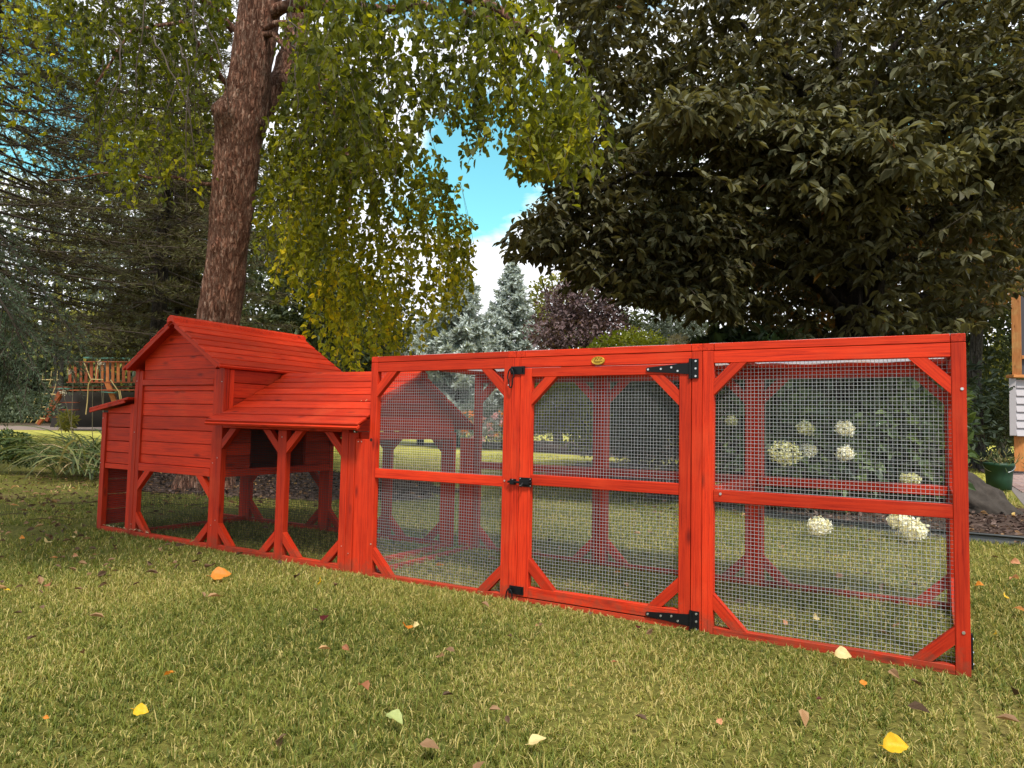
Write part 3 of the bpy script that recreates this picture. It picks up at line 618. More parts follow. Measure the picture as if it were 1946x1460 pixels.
# wood shavings caught on the roof and sill
STRAW = plain('pale_straw', (.62, .48, .28), .8)
mb = MB(); g = np.random.default_rng(4)
def bit(p, l=.02, r=.0011):
    a = g.random()*6.3; q = np.array(p)+np.array([math.cos(a)*l, math.sin(a)*l*.4, g.normal()*.004+.003]); mb.tube([p, (np.array(p)+q)/2+[0, 0, .003], q], r, 4)
for k in range(34):
    t_ = g.random()**1.0; y = -.03+.42*t_; z = .712+.535*(y+.03)+.004; bit((-3.445+g.exponential(.05), y, z), .006+.016*g.random())
for k in range(26): bit((-4.57+g.random()*.5, -.002-g.random()*.004, .034+g.random()*.006), .012+g.random()*.02)
for k in range(9): bit((-2.62+g.normal()*.1, .16+g.normal()*.05, .82), .012)
tag(mb.build('straw_bits', STRAW), 'pale straw bits scattered on the low red roof and sill', 'straw', kind='stuff')
# ================================================================== TREES AND PLANTS
def barkmat(name, stops, sc=(9, 9, 2.2), bump=.9, dist=.03, n2s=26):
    m, t, b = newmat(name)
    c = N(t, 'ShaderNodeTexCoord'); mp_ = N(t, 'ShaderNodeMapping', inp={3: sc}); t.links.new(c.outputs['Object'], mp_.inputs[0])
    n = N(t, 'ShaderNodeTexNoise', inp={2: 2.2, 3: 10, 4: .7, 8: 1.2}); t.links.new(mp_.outputs[0], n.inputs[0])
    v = N(t, 'ShaderNodeTexVoronoi', feature='DISTANCE_TO_EDGE', inp={2: 2.6}); m2 = N(t, 'ShaderNodeMapping', inp={3: (sc[0]*.62, sc[1]*.62, sc[2]*.50)}); t.links.new(c.outputs['Object'], m2.inputs[0])
    ad = N(t, 'ShaderNodeVectorMath', operation='ADD'); t.links.new(m2.outputs[0], ad.inputs[0]); t.links.new(n.outputs[1], ad.inputs[1]); t.links.new(ad.outputs[0], v.inputs[0])
    r = ramp(t, stops); t.links.new(n.outputs[0], r.inputs[0])
    vr = ramp(t, [(0, (.16, .12, .11)), (.10, (.8, .78, .76)), (.22, (1, 1, 1))]); t.links.new(v.outputs['Distance'], vr.inputs[0])
    x = N(t, 'ShaderNodeMix', data_type='RGBA', blend_type='MULTIPLY'); x.inputs[0].default_value = .8; t.links.new(r.outputs[0], x.inputs[6]); t.links.new(vr.outputs[0], x.inputs[7])
    t.links.new(x.outputs[2], b.inputs['Base Color']); b.inputs['Roughness'].default_value = .92; b.inputs['Specular IOR Level'].default_value = .15
    ma = N(t, 'ShaderNodeMath', operation='ADD'); mm = N(t, 'ShaderNodeMath', operation='MINIMUM', inp={1: .2}); t.links.new(v.outputs['Distance'], mm.inputs[0])
    m3 = N(t, 'ShaderNodeMath', operation='MULTIPLY', inp={1: 3.0}); t.links.new(mm.outputs[0], m3.inputs[0]); t.links.new(m3.outputs[0], ma.inputs[0]); t.links.new(n.outputs[0], ma.inputs[1])
    p = N(t, 'ShaderNodeBump', inp={0: bump, 1: dist}); t.links.new(ma.outputs[0], p.inputs['Height']); t.links.new(p.outputs[0], b.inputs['Normal'])
    return m
BIRCHB = barkmat('birch_bark', [(.32, (.07, .026, .016)), (.43, (.24, .095, .058)), (.55, (.40, .205, .14)), (.66, (.60, .42, .32))], sc=(17, 17, 5))
DARKB = barkmat('dark_bark', [(.3, (.018, .014, .010)), (.6, (.05, .038, .028)), (.8, (.10, .08, .065))])
GREYB = barkmat('grey_bark', [(.3, (.05, .045, .04)), (.6, (.13, .115, .10)), (.8, (.22, .2, .18))])
TWIG = plain('twig_brown', (.055, .036, .024), .85)
def bumpy(mb, P, R, n=28, amp=.10, seed=0, kn=(), rnd=.5):
    """trunk surface with lumps; P centre line, R radii"""
    P = np.asarray(P, float); s = np.linspace(0, 1, len(P)); m = 150; ss = np.linspace(0, 1, m)
    C = np.stack([np.interp(ss, s, P[:, k]) for k in range(3)], 1)
    w = 7; ker = np.ones(w)/w; Cp = np.concatenate([np.repeat(C[:1], w//2, 0)+0, C, np.repeat(C[-1:], w//2, 0)]); C2 = np.stack([np.convolve(Cp[:, k], ker, 'valid') for k in range(3)], 1); C2[0] = C[0]; C2[-1] = C[-1]
    RR = np.interp(ss, s, R); th = np.linspace(0, 2*math.pi, n, endpoint=False)
    D = np.stack([np.cos(th), np.sin(th), 0*th], 1)
    Q = C2[:, None]+D[None]*RR[:, None, None]
    q = Q.reshape(-1, 3)
    d = 1+amp*1.6*(fbm(q*np.array([3, 3, 2.]), seed, 3)-.5)+amp*1.0*(fbm(q*np.array([16, 16, 6.]), seed+9, 3)-.5)
    for (kp, kr, ka) in kn:
        d = d+ka*np.exp(-((q-kp)**2).sum(1)/(kr*kr))
    V = C2[:, None]+D[None]*(RR[:, None]*d.reshape(m, n))[:, :, None]
    i = np.arange(m-1)[:, None]*n; j = np.arange(n)[None]; j2 = (j+1) % n
    mb.add(V.reshape(-1, 3), np.stack([i+j, i+j2, i+n+j2, i+n+j], -1).reshape(-1, 4), rnd)
# ---- birch ---------------------------------------------------------
BD = 7.1
birch = thing('birch_tree', 'leaning birch with reddish peeling bark and yellow-green drooping leaves behind the coop', 'tree', gnd(392, 932))
Mi = Matrix.Translation(-birch.location)
trunk_px = [(386, 945, 66), (392, 900, 54), (400, 800, 47), (405, 700, 45), (413, 612, 44), (424, 545, 43), (434, 470, 42), (441, 400, 43), (447, 340, 43), (452, 290, 46), (458, 240, 50), (466, 195, 46), (476, 130, 43), (486, 60, 42), (494, 0, 42), (508, -90, 38), (530, -260, 32), (560, -480, 24), (600, -760, 12)]
TP = np.array([at(x, y, BD) for x, y, r in trunk_px]); TR = np.array([r*.90*BD/CF for x, y, r in trunk_px])
mb = MB()
kn = [(at(430, 210, BD-.2), .13, .28), (at(414, 205, BD-.1), .07, .3), (at(480, 335, BD-.2), .09, .22), (at(408, 470, BD-.2), .05, .25), (at(474, 440, BD-.15), .06, .3), (at(460, 250, BD-.3), .10, .18), (at(425, 370, BD-.3), .05, .15)]
bumpy(mb, TP, TR, 56, .15, 3, kn)
mb.build('trunk', BIRCHB, birch, smooth=True, M=Mi)
def limb(pts, px0, px1, name='limb', mat=BIRCHB, parent=birch, M=Mi, dd=BD, n=10, seed=1):
    P = np.array([at(*p) if len(p) == 3 else at(*p, dd) for p in pts]); s = np.linspace(0, 1, len(P)); ss = np.linspace(0, 1, len(P)*5)
    C = np.stack([np.interp(ss, s, P[:, k]) for k in range(3)], 1); C += (np.stack([fbm(C*4+k*9, seed, 2) for k in range(3)], 1)-.5)*.06*np.minimum(1, ss*8)[:, None]
    mb = MB(); mb.tube(C, np.linspace(px0, px1, len(C))*dd/CF, n); return mb.build(name, mat, parent, smooth=True, M=M)
limb([(470, 250, BD+.1), (505, 190, BD+.3), (545, 140, BD+.5), (562, 60, BD+.6), (575, -60, BD+.7), (600, -300, BD+.8)], 30, 18)
limb([(500, 40, BD), (530, 14, 7.0), (600, 10, 6.8), (700, 16, 6.6), (800, 14, 6.3), (880, 20, 6.1), (1010, 60, 5.9)], 13, 4)
limb([(490, 70, BD), (520, 62, 6.9), (560, 110, 6.6), (600, 160, 6.3), (650, 240, 6.1), (668, 330, 6.0), (664, 420, 6.0)], 7, 2)
limb([(490, 60, BD), (540, 40, 6.7), (580, 90, 6.3), (640, 170, 6.0), (690, 240, 5.8), (710, 330, 5.7)], 6, 2)
limb([(445, 60, BD), (420, 30, 7.0), (385, 0, 6.8), (340, -60, 6.6), (250, -120, 6.2)], 8, 4)
limb([(438, 355, BD), (400, 350, 7.2), (330, 338, 7.3), (210, 330, 7.4), (90, 345, 7.5)], 4, 1.5)
limb([(450, 190, BD), (405, 120, 6.8), (345, 40, 6.5), (250, 60, 6.2), (180, 160, 6.0)], 5, 1.5)
limb([(505, -60, BD), (640, -60, 6.2), (800, -40, 5.4), (950, 20, 4.9), (1080, 120, 4.6)], 12, 3)
BLEAF = leafmat('birch_leaves', [(0, (.038, .048, .006)), (.25, (.095, .110, .010)), (.55, (.20, .21, .014)), (.8, (.42, .38, .018)), (1, (.72, .52, .02))], .60, .55, .25)
def strands(n, polys, dmin, dmax, ln, leaf, yellow, twigs, lv, seed=0, holes=(), clump=.5):
    """drooping leafy twigs hanging inside the outlined parts of the crown"""
    g = np.random.default_rng(seed); xs = [p[0] for q in polys for p in q]; ys = [p[1] for q in polys for p in q]
    out = 0
    while out < n:
        x = g.uniform(min(xs), max(xs), 4000); y = g.uniform(min(ys), max(ys), 4000); d = g.uniform(dmin, dmax, 4000)
        k = np.zeros(4000, bool)
        for q in polys: k |= inpoly(x, y, q)
        for q in holes: k &= ~inpoly(x, y, q)
        P = CL+d[:, None]*(CD+CR*((x-973)/CF)[:, None]-CU*((y-730)/CF)[:, None])
        k &= fbm(P*np.array([1.9, 1.9, 1.3]), seed, 3) > .5-clump*.5+.08*g.normal(size=4000)*0+.0
        for p, xx, yy in zip(P[k], x[k], y[k]):
            if out >= n: break
            L_ = ln*(.5+g.random()); m = max(5, int(L_/(leaf*.42))); az = g.random()*6.28; o = np.array([math.cos(az), math.sin(az), 0])
            s = np.linspace(0, 1, m); C = p+o*(L_*.35*s)[:, None]+np.array([0, 0, -1.])*(L_*.85*s**1.25)[:, None]+np.array([0, 0, .3*L_])
            X_, Y_, _ = proj(C); ok = np.ones(m, bool)
            for q in holes: ok &= ~inpoly(X_, Y_, q)
            if ok.sum() < 3: continue
            C = C[ok]; twigs.tube(C[::3] if len(C) > 6 else C, .0016, 3, rnd=.5)
            yl = yellow(xx, yy)+g.normal()*.10
            D = g.normal(size=(len(C), 3))*.75+np.array([0, 0, -.9])+o*.3; Nn = g.normal(size=(len(C), 3))+np.array([.3, -.6, .6])
            lv.append((C+g.normal(size=(len(C), 3))*leaf*.25, D, Nn, leaf*(.45+.85*g.random(len(C))), np.clip(yl+g.normal(size=len(C))*.13, 0, 1)))
            out += 1
TRK = [(372, 640), (392, 480), (404, 330), (400, 190), (432, 60), (446, -60), (535, -60), (522, 120), (500, 240), (484, 420), (462, 640)]
lv = []; tw = MB()
FRK = [(490, 250), (530, 200), (560, 110), (540, 80), (505, 130)]
HOLE = [TRK, FRK, [(878, 350), (895, 300), (950, 300), (990, 350), (1030, 345), (1055, 330), (1060, 470), (1075, 560), (1020, 640), (840, 640), (900, 540), (905, 430), (880, 400)]]
yl_ = lambda x, y: np.clip(.40+(y-300)/380*.36, .34, .78)
strands(450, [[(470, 330), (560, 250), (700, 260), (800, 300), (870, 350), (905, 450), (915, 520), (840, 560), (820, 600), (760, 640), (700, 665), (650, 680), (620, 640), (600, 590), (560, 520), (500, 490), (480, 430)]], 5.4, 7.6, .55, .058, yl_, tw, lv, 1, HOLE, .50)
strands(540, [[(560, -30), (1035, -30), (1060, 60), (1110, 110), (1138, 190), (1100, 255), (1050, 300), (1000, 250), (900, 240), (820, 220), (780, 290), (680, 300), (600, 260), (540, 120)]], 3.9, 6.6, .40, .060, lambda x, y: .24+(.14 if x > 950 else 0), tw, lv, 2, HOLE, .50)
strands(300, [[(480, 60), (600, 60), (720, 200), (740, 330), (600, 370), (520, 320), (500, 200)]], 6.0, 8.2, .45, .056, lambda x, y: .36, tw, lv, 3, HOLE, .42)
strands(310, [[(110, -30), (440, -30), (430, 150), (405, 260), (395, 330), (330, 330), (250, 370), (190, 300), (150, 200), (90, 90)]], 5.2, 7.6, .38, .056, lambda x, y: .17+.25*(y > 230), tw, lv, 4, [TRK], .45)
strands(60, [[(0, -30), (180, -30), (150, 90), (60, 200), (0, 210)]], 5.6, 7.4, .35, .056, lambda x, y: .40, tw, lv, 5, (), .5)
strands(90, [[(960, 260), (1120, 170), (1135, 250), (1080, 330), (1000, 350)]], 4.0, 5.0, .30, .060, lambda x, y: .42, tw, lv, 6, [HOLE[2]], .7)
strands(200, [[(-260, -500), (1150, -500), (1150, -30), (-260, -30)]], 5.0, 8.5, .5, .065, lambda x, y: .35, tw, lv, 8, (), .6)
g = np.random.default_rng(66)
for i in range(46):
    x0 = g.uniform(520, 1000) if i < 34 else g.uniform(180, 400); y0 = g.uniform(-60, 200) if x0 < 820 else g.uniform(-60, 90); d = g.uniform(5.0, 7.4); ln = g.uniform(140, 330) if x0 < 820 else g.uniform(60, 150); dx_ = g.normal()*45
    P_ = np.array([at(x0-20, y0-25, d+.2), at(x0, y0, d), at(x0+dx_*.5, y0+ln*.35, d-.1), at(x0+dx_*.9, y0+ln*.7, d-.1), at(x0+dx_, y0+ln, d-.05)]); ss = np.linspace(0, 1, 17)
    C = np.stack([np.interp(ss, np.linspace(0, 1, 5), P_[:, k_]) for k_ in range(3)], 1); C += (np.stack([fbm(C*5+k_*7, i, 2) for k_ in range(3)], 1)-.5)*.09; tw.tube(C, np.linspace(.0075, .002, 17), 5)
def shade_bough(n, c, r, seed):  # unseen foliage added above the view to shade the tall box
    g = np.random.default_rng(seed); ctr = np.array(c); st = at(500, -300, BD)
    for i in range(n):
        d = g.normal(size=3); d /= np.linalg.norm(d); p = ctr+d*np.array(r)*g.random()**.4; m = 14; L_ = .35+.3*g.random(); az = g.random()*6.28; o = np.array([math.cos(az), math.sin(az), 0]); s = np.linspace(0, 1, m)
        C = p+o*(L_*.4*s)[:, None]+np.array([0, 0, -1.])*(L_*.8*s)[:, None]; tw.tube(C[::4], .0016, 3)
        lv.append((C+g.normal(size=(m, 3))*.02, g.normal(size=(m, 3))*.75+[0, 0, -.9], g.normal(size=(m, 3))+[0, 0, .5], .06*(.65+.6*g.random(m)), np.clip(.35+g.normal(size=m)*.15, 0, 1)))
    C = np.array([st, (st+ctr)/2+[0, 0, .5], ctr+[0, 0, .1]]); mbb = MB(); mbb.tube(C, [.06, .035, .012], 8); mbb.build('limb', BIRCHB, birch, smooth=True, M=Mi)  # unseen limb added to carry the shading foliage
shade_bough(800, (-2.7, -1.7, 4.3), (1.5, 1.1, .8), 51); shade_bough(620, (-4.0, -1.9, 4.6), (1.5, 1.4, .8), 52)
A = [np.concatenate([q[i] for q in lv]) for i in range(5)]
mb = MB(); mb.leaves(A[0], A[1], A[2], A[3], .72, .16, A[4]); print('birch leaves', len(A[0]))
mb.build('crown', BLEAF, birch, M=Mi); tw.build('twigs', TWIG, birch, M=Mi)
# ---- dark broadleaf on the right ------------------------------------
RD = 7.4
rt = thing('pear_tree', 'large dark broadleaf tree with grey-green leaves spreading over the right of the run', 'tree', gnd(1625, 936))
Mr = Matrix.Translation(-rt.location)
P = [(1625, 950, 46), (1622, 860, 36), (1620, 740, 32), (1617, 640, 29), (1614, 560, 24), (1610, 470, 19), (1606, 380, 15), (1600, 260, 12), (1590, 100, 9), (1590, -80, 6)]
mb = MB(); bumpy(mb, [at(x, y, RD) for x, y, r in P], [r*RD/CF for x, y, r in P], 22, .10, 8); mb.build('trunk', DARKB, rt, smooth=True, M=Mr)
def rl(pts, a, b, s): limb(pts, a, b, parent=rt, M=Mr, mat=DARKB, dd=RD, seed=s, n=8)
rl([(1625, 690, RD), (1655, 620, 7.2), (1680, 490, 7.0), (1760, 430, 6.8), (1850, 375, 6.6), (1960, 300, 6.4)], 15, 5, 1)
rl([(1618, 640, RD), (1590, 580, 7.2), (1540, 520, 7.0), (1450, 490, 6.8), (1330, 465, 6.5), (1240, 480, 6.3)], 12, 3, 2)
rl([(1620, 600, RD), (1590, 560, 7.3), (1520, 525, 7.5), (1420, 530, 7.8), (1300, 520, 8.0), (1180, 480, 8.2)], 10, 2.5, 3)
rl([(1640, 620, RD), (1655, 450, 7.3), (1640, 200, 7.0), (1700, 90, 6.9), (1800, 0, 6.8)], 12, 4, 4)
rl([(1612, 470, RD), (1560, 300, 7.0), (1520, 170, 6.8), (1400, 40, 6.6)], 9, 3, 5)
rl([(1660, 600, RD), (1760, 560, 7.6), (1850, 520, 7.9), (1980, 470, 8.2)], 9, 3, 6)
rl([(1630, 560, RD), (1500, 400, 6.6), (1350, 330, 6.2), (1200, 330, 6.0), (1080, 400, 5.9)], 8, 2, 7)
rl([(1640, 540, RD), (1760, 300, 6.6), (1850, 180, 6.2), (1960, 120, 6.0)], 8, 3, 8)
rl([(1615, 520, RD), (1590, 330, 6.4), (1500, 240, 5.8), (1400, 240, 5.5)], 7, 2, 9)
DLEAF = leafmat('dark_broad_leaves', [(0, (.032, .030, .012)), (.35, (.066, .058, .022)), (.65, (.102, .094, .038)), (.86, (.165, .158, .084)), (.92, (.20, .125, .022)), (.97, (.26, .13, .03)), (1, (.36, .16, .11))], .34, .58, .3)
def sprays(n, poly, dmin, dmax, leaf, per, lv, tw, seed, holes=(), thr=.5, tone=0., shelf=1.0, size=.16):
    g = np.random.default_rng(seed); xs = [p[0] for p in poly]; ys = [p[1] for p in poly]; c = 0
    while c < n:
        m = 6000; x = g.uniform(min(xs), max(xs), m); y = g.uniform(min(ys), max(ys), m); d = g.uniform(dmin, dmax, m)
        k = inpoly(x, y, poly)
        for q in holes: k &= ~inpoly(x, y, q)
        P = CL+d[:, None]*(CD+CR*((x-973)/CF)[:, None]-CU*((y-730)/CF)[:, None])
        k &= fbm(P*np.array([1.1, 1.1, 2.6]), seed+40, 3) > thr
        P = P[k][:n-c]; K_ = len(P); c += K_
        if not K_: continue
        az = g.random(K_)*6.283; O = np.stack([np.cos(az), np.sin(az), -.25+.2*g.normal(size=K_)], 1)
        for q in range(0, K_, 2): tw.tube([P[q]-O[q]*size*.6, P[q], P[q]+O[q]*size*1.1], .0022, 3)
        base = np.repeat(P, per, 0); OO = np.repeat(O, per, 0); s = g.random(len(base)); side = g.choice([-1, 1], len(base))
        X = np.stack([-OO[:, 1], OO[:, 0], 0*s], 1)
        Q = base+OO*(s*2-.8)[:, None]*size+X*(side*.02)[:, None]
        D = OO*.55+X*(side*(.9+.3*g.normal(size=len(s))))[:, None]+np.array([0, 0, -.55])+g.normal(size=(len(s), 3))*.28
        Nn = np.array([0, 0, 1.])+g.normal(size=(len(s), 3))*.42+np.array([.1, -.25, 0])
        cl = np.repeat(g.normal(size=K_)*.10, per)
        lv.append((Q, D, Nn, leaf*(.6+.6*g.random(len(s))), np.clip(.42+tone+cl+g.normal(size=len(s))*.18, 0, .86 if tone < .4 else .97)+(g.random(len(s)) < .008)*.3))
lv = []; tw = MB()
CROWN = [(965, 470), (985, 440), (1000, 400), (1040, 360), (1050, 300), (1085, 250), (1130, 200), (1080, 60), (1040, -40), (2050, -40), (2050, 500), (1910, 560), (1850, 620), (1750, 640), (1660, 625), (1560, 645), (1440, 620), (1330, 600), (1235, 590), (1180, 560), (1110, 545), (1080, 520), (1060, 485), (1035, 470), (1000, 500), (975, 490)]
sprays(3700, CROWN, 5.6, 9.8, .104, 12, lv, tw, 1, (), .38)
sprays(760, [(1250, 200), (1330, 170), (1500, 190), (1700, 170), (1946, 140), (1990, 300), (1946, 380), (1850, 370), (1760, 400), (1690, 440), (1600, 400), (1500, 370), (1400, 380), (1300, 330), (1240, 260)], 4.9, 6.1, .112, 10, lv, tw, 2, (), .50, .20)  # front clump's leaf tone raised to paint in its highlight
sprays(700, [(1000, 480), (1090, 330), (1250, 330), (1420, 440), (1400, 600), (1300, 585), (1200, 570), (1100, 530)], 5.6, 7.4, .092, 11, lv, tw, 3, (), .40, -.05)
sprays(1100, [(1120, 430), (1300, 400), (1600, 380), (1946, 360), (2000, 520), (1900, 580), (1750, 640), (1560, 640), (1330, 600), (1180, 560)], 8.0, 10.2, .088, 11, lv, tw, 5, (), .36, .50)
sprays(500, [(1000, -300), (2200, -300), (2200, 0), (1000, 0)], 5.6, 9.6, .12, 11, lv, tw, 4, (), .45)
A = [np.concatenate([q[i] for q in lv]) for i in range(5)]
mb = MB(); mb.leaves(A[0], A[1], A[2], A[3], .58, .2, np.clip(A[4], 0, 1)); print('pear leaves', len(A[0]))
mb.build('crown', DLEAF, rt, M=Mr); tw.build('twigs', TWIG, rt, M=Mr)
# ---- generic broadleaf / shrub ----------------------------------------
def blob(name, label, cat, base, ells, n, leaf, mat, w=.6, trunk=None, bark=GREYB, seed=0, group=None, up=.5, rough=.35, tone=(.5, .2), thr=.36, freq=2.2):
    """ells: (centre, radii) in world coordinates"""
    o = thing(name, label, cat, base, group); M = Matrix.Translation(-o.location); g = np.random.default_rng(seed)
    vol = np.array([r[0]*r[1]*r[2] for c, r in ells])**.67; vol /= vol.sum(); mb = MB(); Ps = []
    for (c, r), v in zip(ells, vol):
        m = int(n*v*1.9); d = g.normal(size=(m, 3)); d /= np.linalg.norm(d, axis=1)[:, None]; rad = 1-.55*g.random(m)**1.6
        q = d*rad[:, None]; sc_ = 1+rough*2*(fbm(d*2.6+np.array(c)*.3+seed, seed, 3)-.5); P = np.array(c)+q*np.array(r)*sc_[:, None]
        kk = fbm(P*freq/max(r), seed+3, 3)
        k = (fbm(P*freq*2.4/max(r), seed+4, 2) > thr) & (P[:, 2] > .03); P = P[k]; d = d[k]; Ps.append((P, d))
    P = np.concatenate([a for a, b_ in Ps])[:n]; d = np.concatenate([b_ for a, b_ in Ps])[:n]
    D = d*.7+g.normal(size=P.shape)*.6+np.array([0, 0, -.15]); Nn = d*.6+np.array([0, 0, up])+g.normal(size=P.shape)*.5
    t_ = tone[0]+tone[1]*g.normal(size=len(P))*.8+.5*(fbm(P*1.2/leaf*.12, seed+7, 2)-.5)
    mb.leaves(P, D, Nn, leaf*(.55+.7*g.random(len(P))), w, .18, np.clip(t_, 0, 1)); mb.build('crown' if cat == 'tree' else 'foliage', mat, o, M=M)
    if trunk:
        hgt, r0 = trunk; b0 = np.array(base, float); top = np.array(ells[0][0]); mb = MB()
        mb.tube([b0+[0, 0, -.02], b0+(top-b0)*.35+g.normal(size=3)*.05, b0+(top-b0)*.7, top], [r0*1.2, r0, r0*.8, r0*.4], 10)
        for k_ in range(6):
            e = top+g.normal(size=3)*np.array(ells[0][1])*.5; s0 = b0+(top-b0)*(.45+.3*g.random()); mb.tube([s0, (s0+e)/2+[0, 0, .15], e], [r0*.4, r0*.28, r0*.12], 6)
        mb.build('trunk', bark, o, smooth=True, M=M)
    return o
def E(px, py, d, rx, rz, ry=None): return (at(px, py, d), (rx*d/CF, (ry if ry is not None else rx)*d/CF, rz*d/CF))
def foot(px, d): # ground point below a pixel column at camera depth d
    p = at(px, 800, d); return (p[0], p[1], 0)
FAR_G = leafmat('far_green_leaves', [(0, (.020, .030, .014)), (.4, (.05, .065, .028)), (.75, (.11, .125, .05)), (1, (.20, .20, .08))], .3, .6, .3)
FAR_Y = leafmat('far_yellow_leaves', [(0, (.06, .075, .02)), (.4, (.16, .17, .04)), (.75, (.30, .28, .06)), (1, (.50, .42, .09))], .4, .6, .3)
FAR_GREY = leafmat('far_grey_green_leaves', [(0, (.035, .045, .035)), (.5, (.10, .12, .095)), (1, (.24, .27, .22))], .25, .6, .3)
PURPLE = leafmat('purple_leaves', [(0, (.035, .017, .022)), (.5, (.105, .062, .066)), (1, (.23, .15, .15))], .2, .55, .4)
YGREEN = leafmat('yellow_green_leaves', [(0, (.05, .07, .006)), (.5, (.17, .20, .012)), (1, (.34, .34, .03))], .35, .55, .3)
HYD = leafmat('hydrangea_leaves', [(0, (.014, .026, .009)), (.5, (.055, .09, .026)), (1, (.15, .20, .055))], .25, .5, .5)
SHADEG = leafmat('shade_shrub_leaves', [(0, (.012, .020, .012)), (.5, (.045, .065, .035)), (.85, (.13, .155, .09)), (1, (.20, .22, .15))], .25, .6, .3)
# background trees beyond the garden, left to right
far = [('tall grey-green tree filling the gap left of the birch trunk', 330, 470, 24, 150, 230, FAR_GREY, .22, 6500),
       ('yellowing tree seen between birch leaves and trunk on the left', 345, 260, 21, 120, 150, FAR_Y, .20, 3600),
       ('yellow-green tree glimmering between the dark conifer branches', 205, 470, 31, 200, 250, FAR_Y, .22, 4200),
       ('broad dark green tree right behind the birch trunk', 560, 545, 19, 135, 150, FAR_G, .17, 7000),
       ('pale green tree rising above the dark one right of the birch trunk', 540, 400, 26, 110, 150, FAR_GREY, .22, 4500),
       ('dark green tree above the tall coop roof, left of the blue spruces', 690, 620, 22, 95, 120, FAR_G, .18, 4200),
       ('dull green tree far behind the play set on the left edge', 60, 560, 45, 190, 240, FAR_G, .34, 5200),
       ('green tree between play set and coop roof', 235, 600, 38, 120, 190, FAR_G, .30, 4200),
       ('pale olive tree peeking out between blue spruce and purple tree', 1062, 590, 24, 62, 72, FAR_Y, .17, 2200),
       ('olive tree behind the weeping shrub at the right of the purple tree', 1260, 600, 26, 95, 110, FAR_G, .22, 2800),
       ('dull green tree far behind the right-hand leaves', 1480, 560, 24, 170, 190, FAR_G, .22, 4600),
       ('leafy green tree behind the patio, right of the run', 1800, 560, 19, 130, 190, FAR_G, .15, 6800),
       ('dim broad tree behind the upper right leaves', 1400, 330, 17, 230, 210, FAR_G, .20, 12000),
       ('tall dim tree filling the sky at the upper right', 1800, 300, 18, 260, 230, FAR_G, .21, 14000),
       ('tall dark tree behind the spruces at the upper left', 110, 330, 34, 200, 230, FAR_GREY, .24, 6000),
       ('bright green tree beside the porch', 1905, 660, 22, 90, 120, FAR_Y, .16, 3200)]
for i, (lb, px, py, d, rx, rz, m_, lf, n) in enumerate(far):
    c, r = E(px, py, d, rx, rz)
    es = [(c, r), (c+np.array([r[0]*.5, .2, -r[2]*.45]), (r[0]*.7, r[1]*.7, r[2]*.6)), (c+np.array([-r[0]*.5, -.3, -r[2]*.4]), (r[0]*.65, r[1]*.65, r[2]*.6))]
    blob('broadleaf_tree', lb, 'tree', foot(px, d), es, n, lf, m_, .62, (1, .006*d), seed=i+1, group='trees standing beyond the garden', rough=.5, thr=.42)
# far tree mass closing the view
mb = MB(); g = np.random.default_rng(77); n = 26000
a = g.uniform(-.95, .80, n)+YAW*0; dd = g.uniform(52, 74, n); x = CL[0]+dd*(np.sin(a-YAW+.0)); y = CL[1]+dd*np.cos(a-YAW)
hh = 6.0+3.5*fbm(np.stack([x*.11, y*.0, x*0], 1), 3, 3); z = g.random(n)*hh
k = ~((a > -.02) & (a < .10)) | (z < 5.6)
P = np.stack([x, y, z], 1)[k]; mb.leaves(P, g.normal(size=P.shape), g.normal(size=P.shape)+[0, 0, 1], .9, .7, .2, np.clip(.35+.5*(fbm(P*.35, 5, 2)-.5)+.18*g.normal(size=len(P)), 0, 1))
tag(mb.build('distant_woods', FAR_G), 'dull green woods closing the view behind everything', 'woods', kind='stuff')
# purple tree, yellow bush and other planting behind the run
blob('purple_tree', 'rounded purple-leaved tree right of the blue spruces', 'tree', foot(1115, 17), [E(1105, 640, 17, 102, 66), E(1110, 578, 17, 82, 52), E(1170, 620, 17.3, 60, 50), E(1060, 690, 16.8, 90, 50)], 8500, .105, PURPLE, .6, (1, .09), seed=31, rough=.35, thr=.3)
blob('golden_shrub', 'yellow-green spreading shrub behind the door panel of the run', 'shrub', foot(1200, 12), [E(1200, 672, 12, 75, 42), E(1145, 690, 12, 62, 34), E(1250, 700, 12, 60, 45)], 4200, .085, YGREEN, .45, seed=32, up=1.2, thr=.3)
blob('golden_shrub', 'lower yellow-green shrub with light centre seen through the door mesh', 'shrub', foot(1050, 10), [E(1050, 765, 10, 62, 55), E(1110, 800, 9.8, 60, 60)], 3600, .075, YGREEN, .5, seed=33, thr=.33)
blob('yew_shrub', 'dark dense evergreen shrub at the middle of the door panel', 'shrub', foot(1230, 7.6), [E(1235, 800, 7.6, 85, 95), E(1170, 860, 7.4, 62, 55)], 7500, .05, SHADEG, .4, seed=34, thr=.34, tone=(.38, .2))
blob('grey_heather', 'low purplish grey shrub along the bed behind the door panel', 'shrub', foot(1210, 6.9), [E(1150, 905, 7.0, 90, 26), E(1270, 915, 6.9, 80, 30), E(1060, 905, 7.2, 60, 18)], 5200, .035, leafmat('heather_leaves', [(0, (.03, .02, .025)), (.5, (.10, .075, .085)), (1, (.22, .19, .19))], .2), .4, seed=35, thr=.3)
blob('weeping_shrub', 'green drooping shrub at the right of the purple tree', 'shrub', foot(1290, 14), [E(1285, 625, 14, 55, 48), E(1300, 680, 14, 60, 60)], 4200, .10, FAR_GREY, .22, seed=36, thr=.3, tone=(.62, .2))
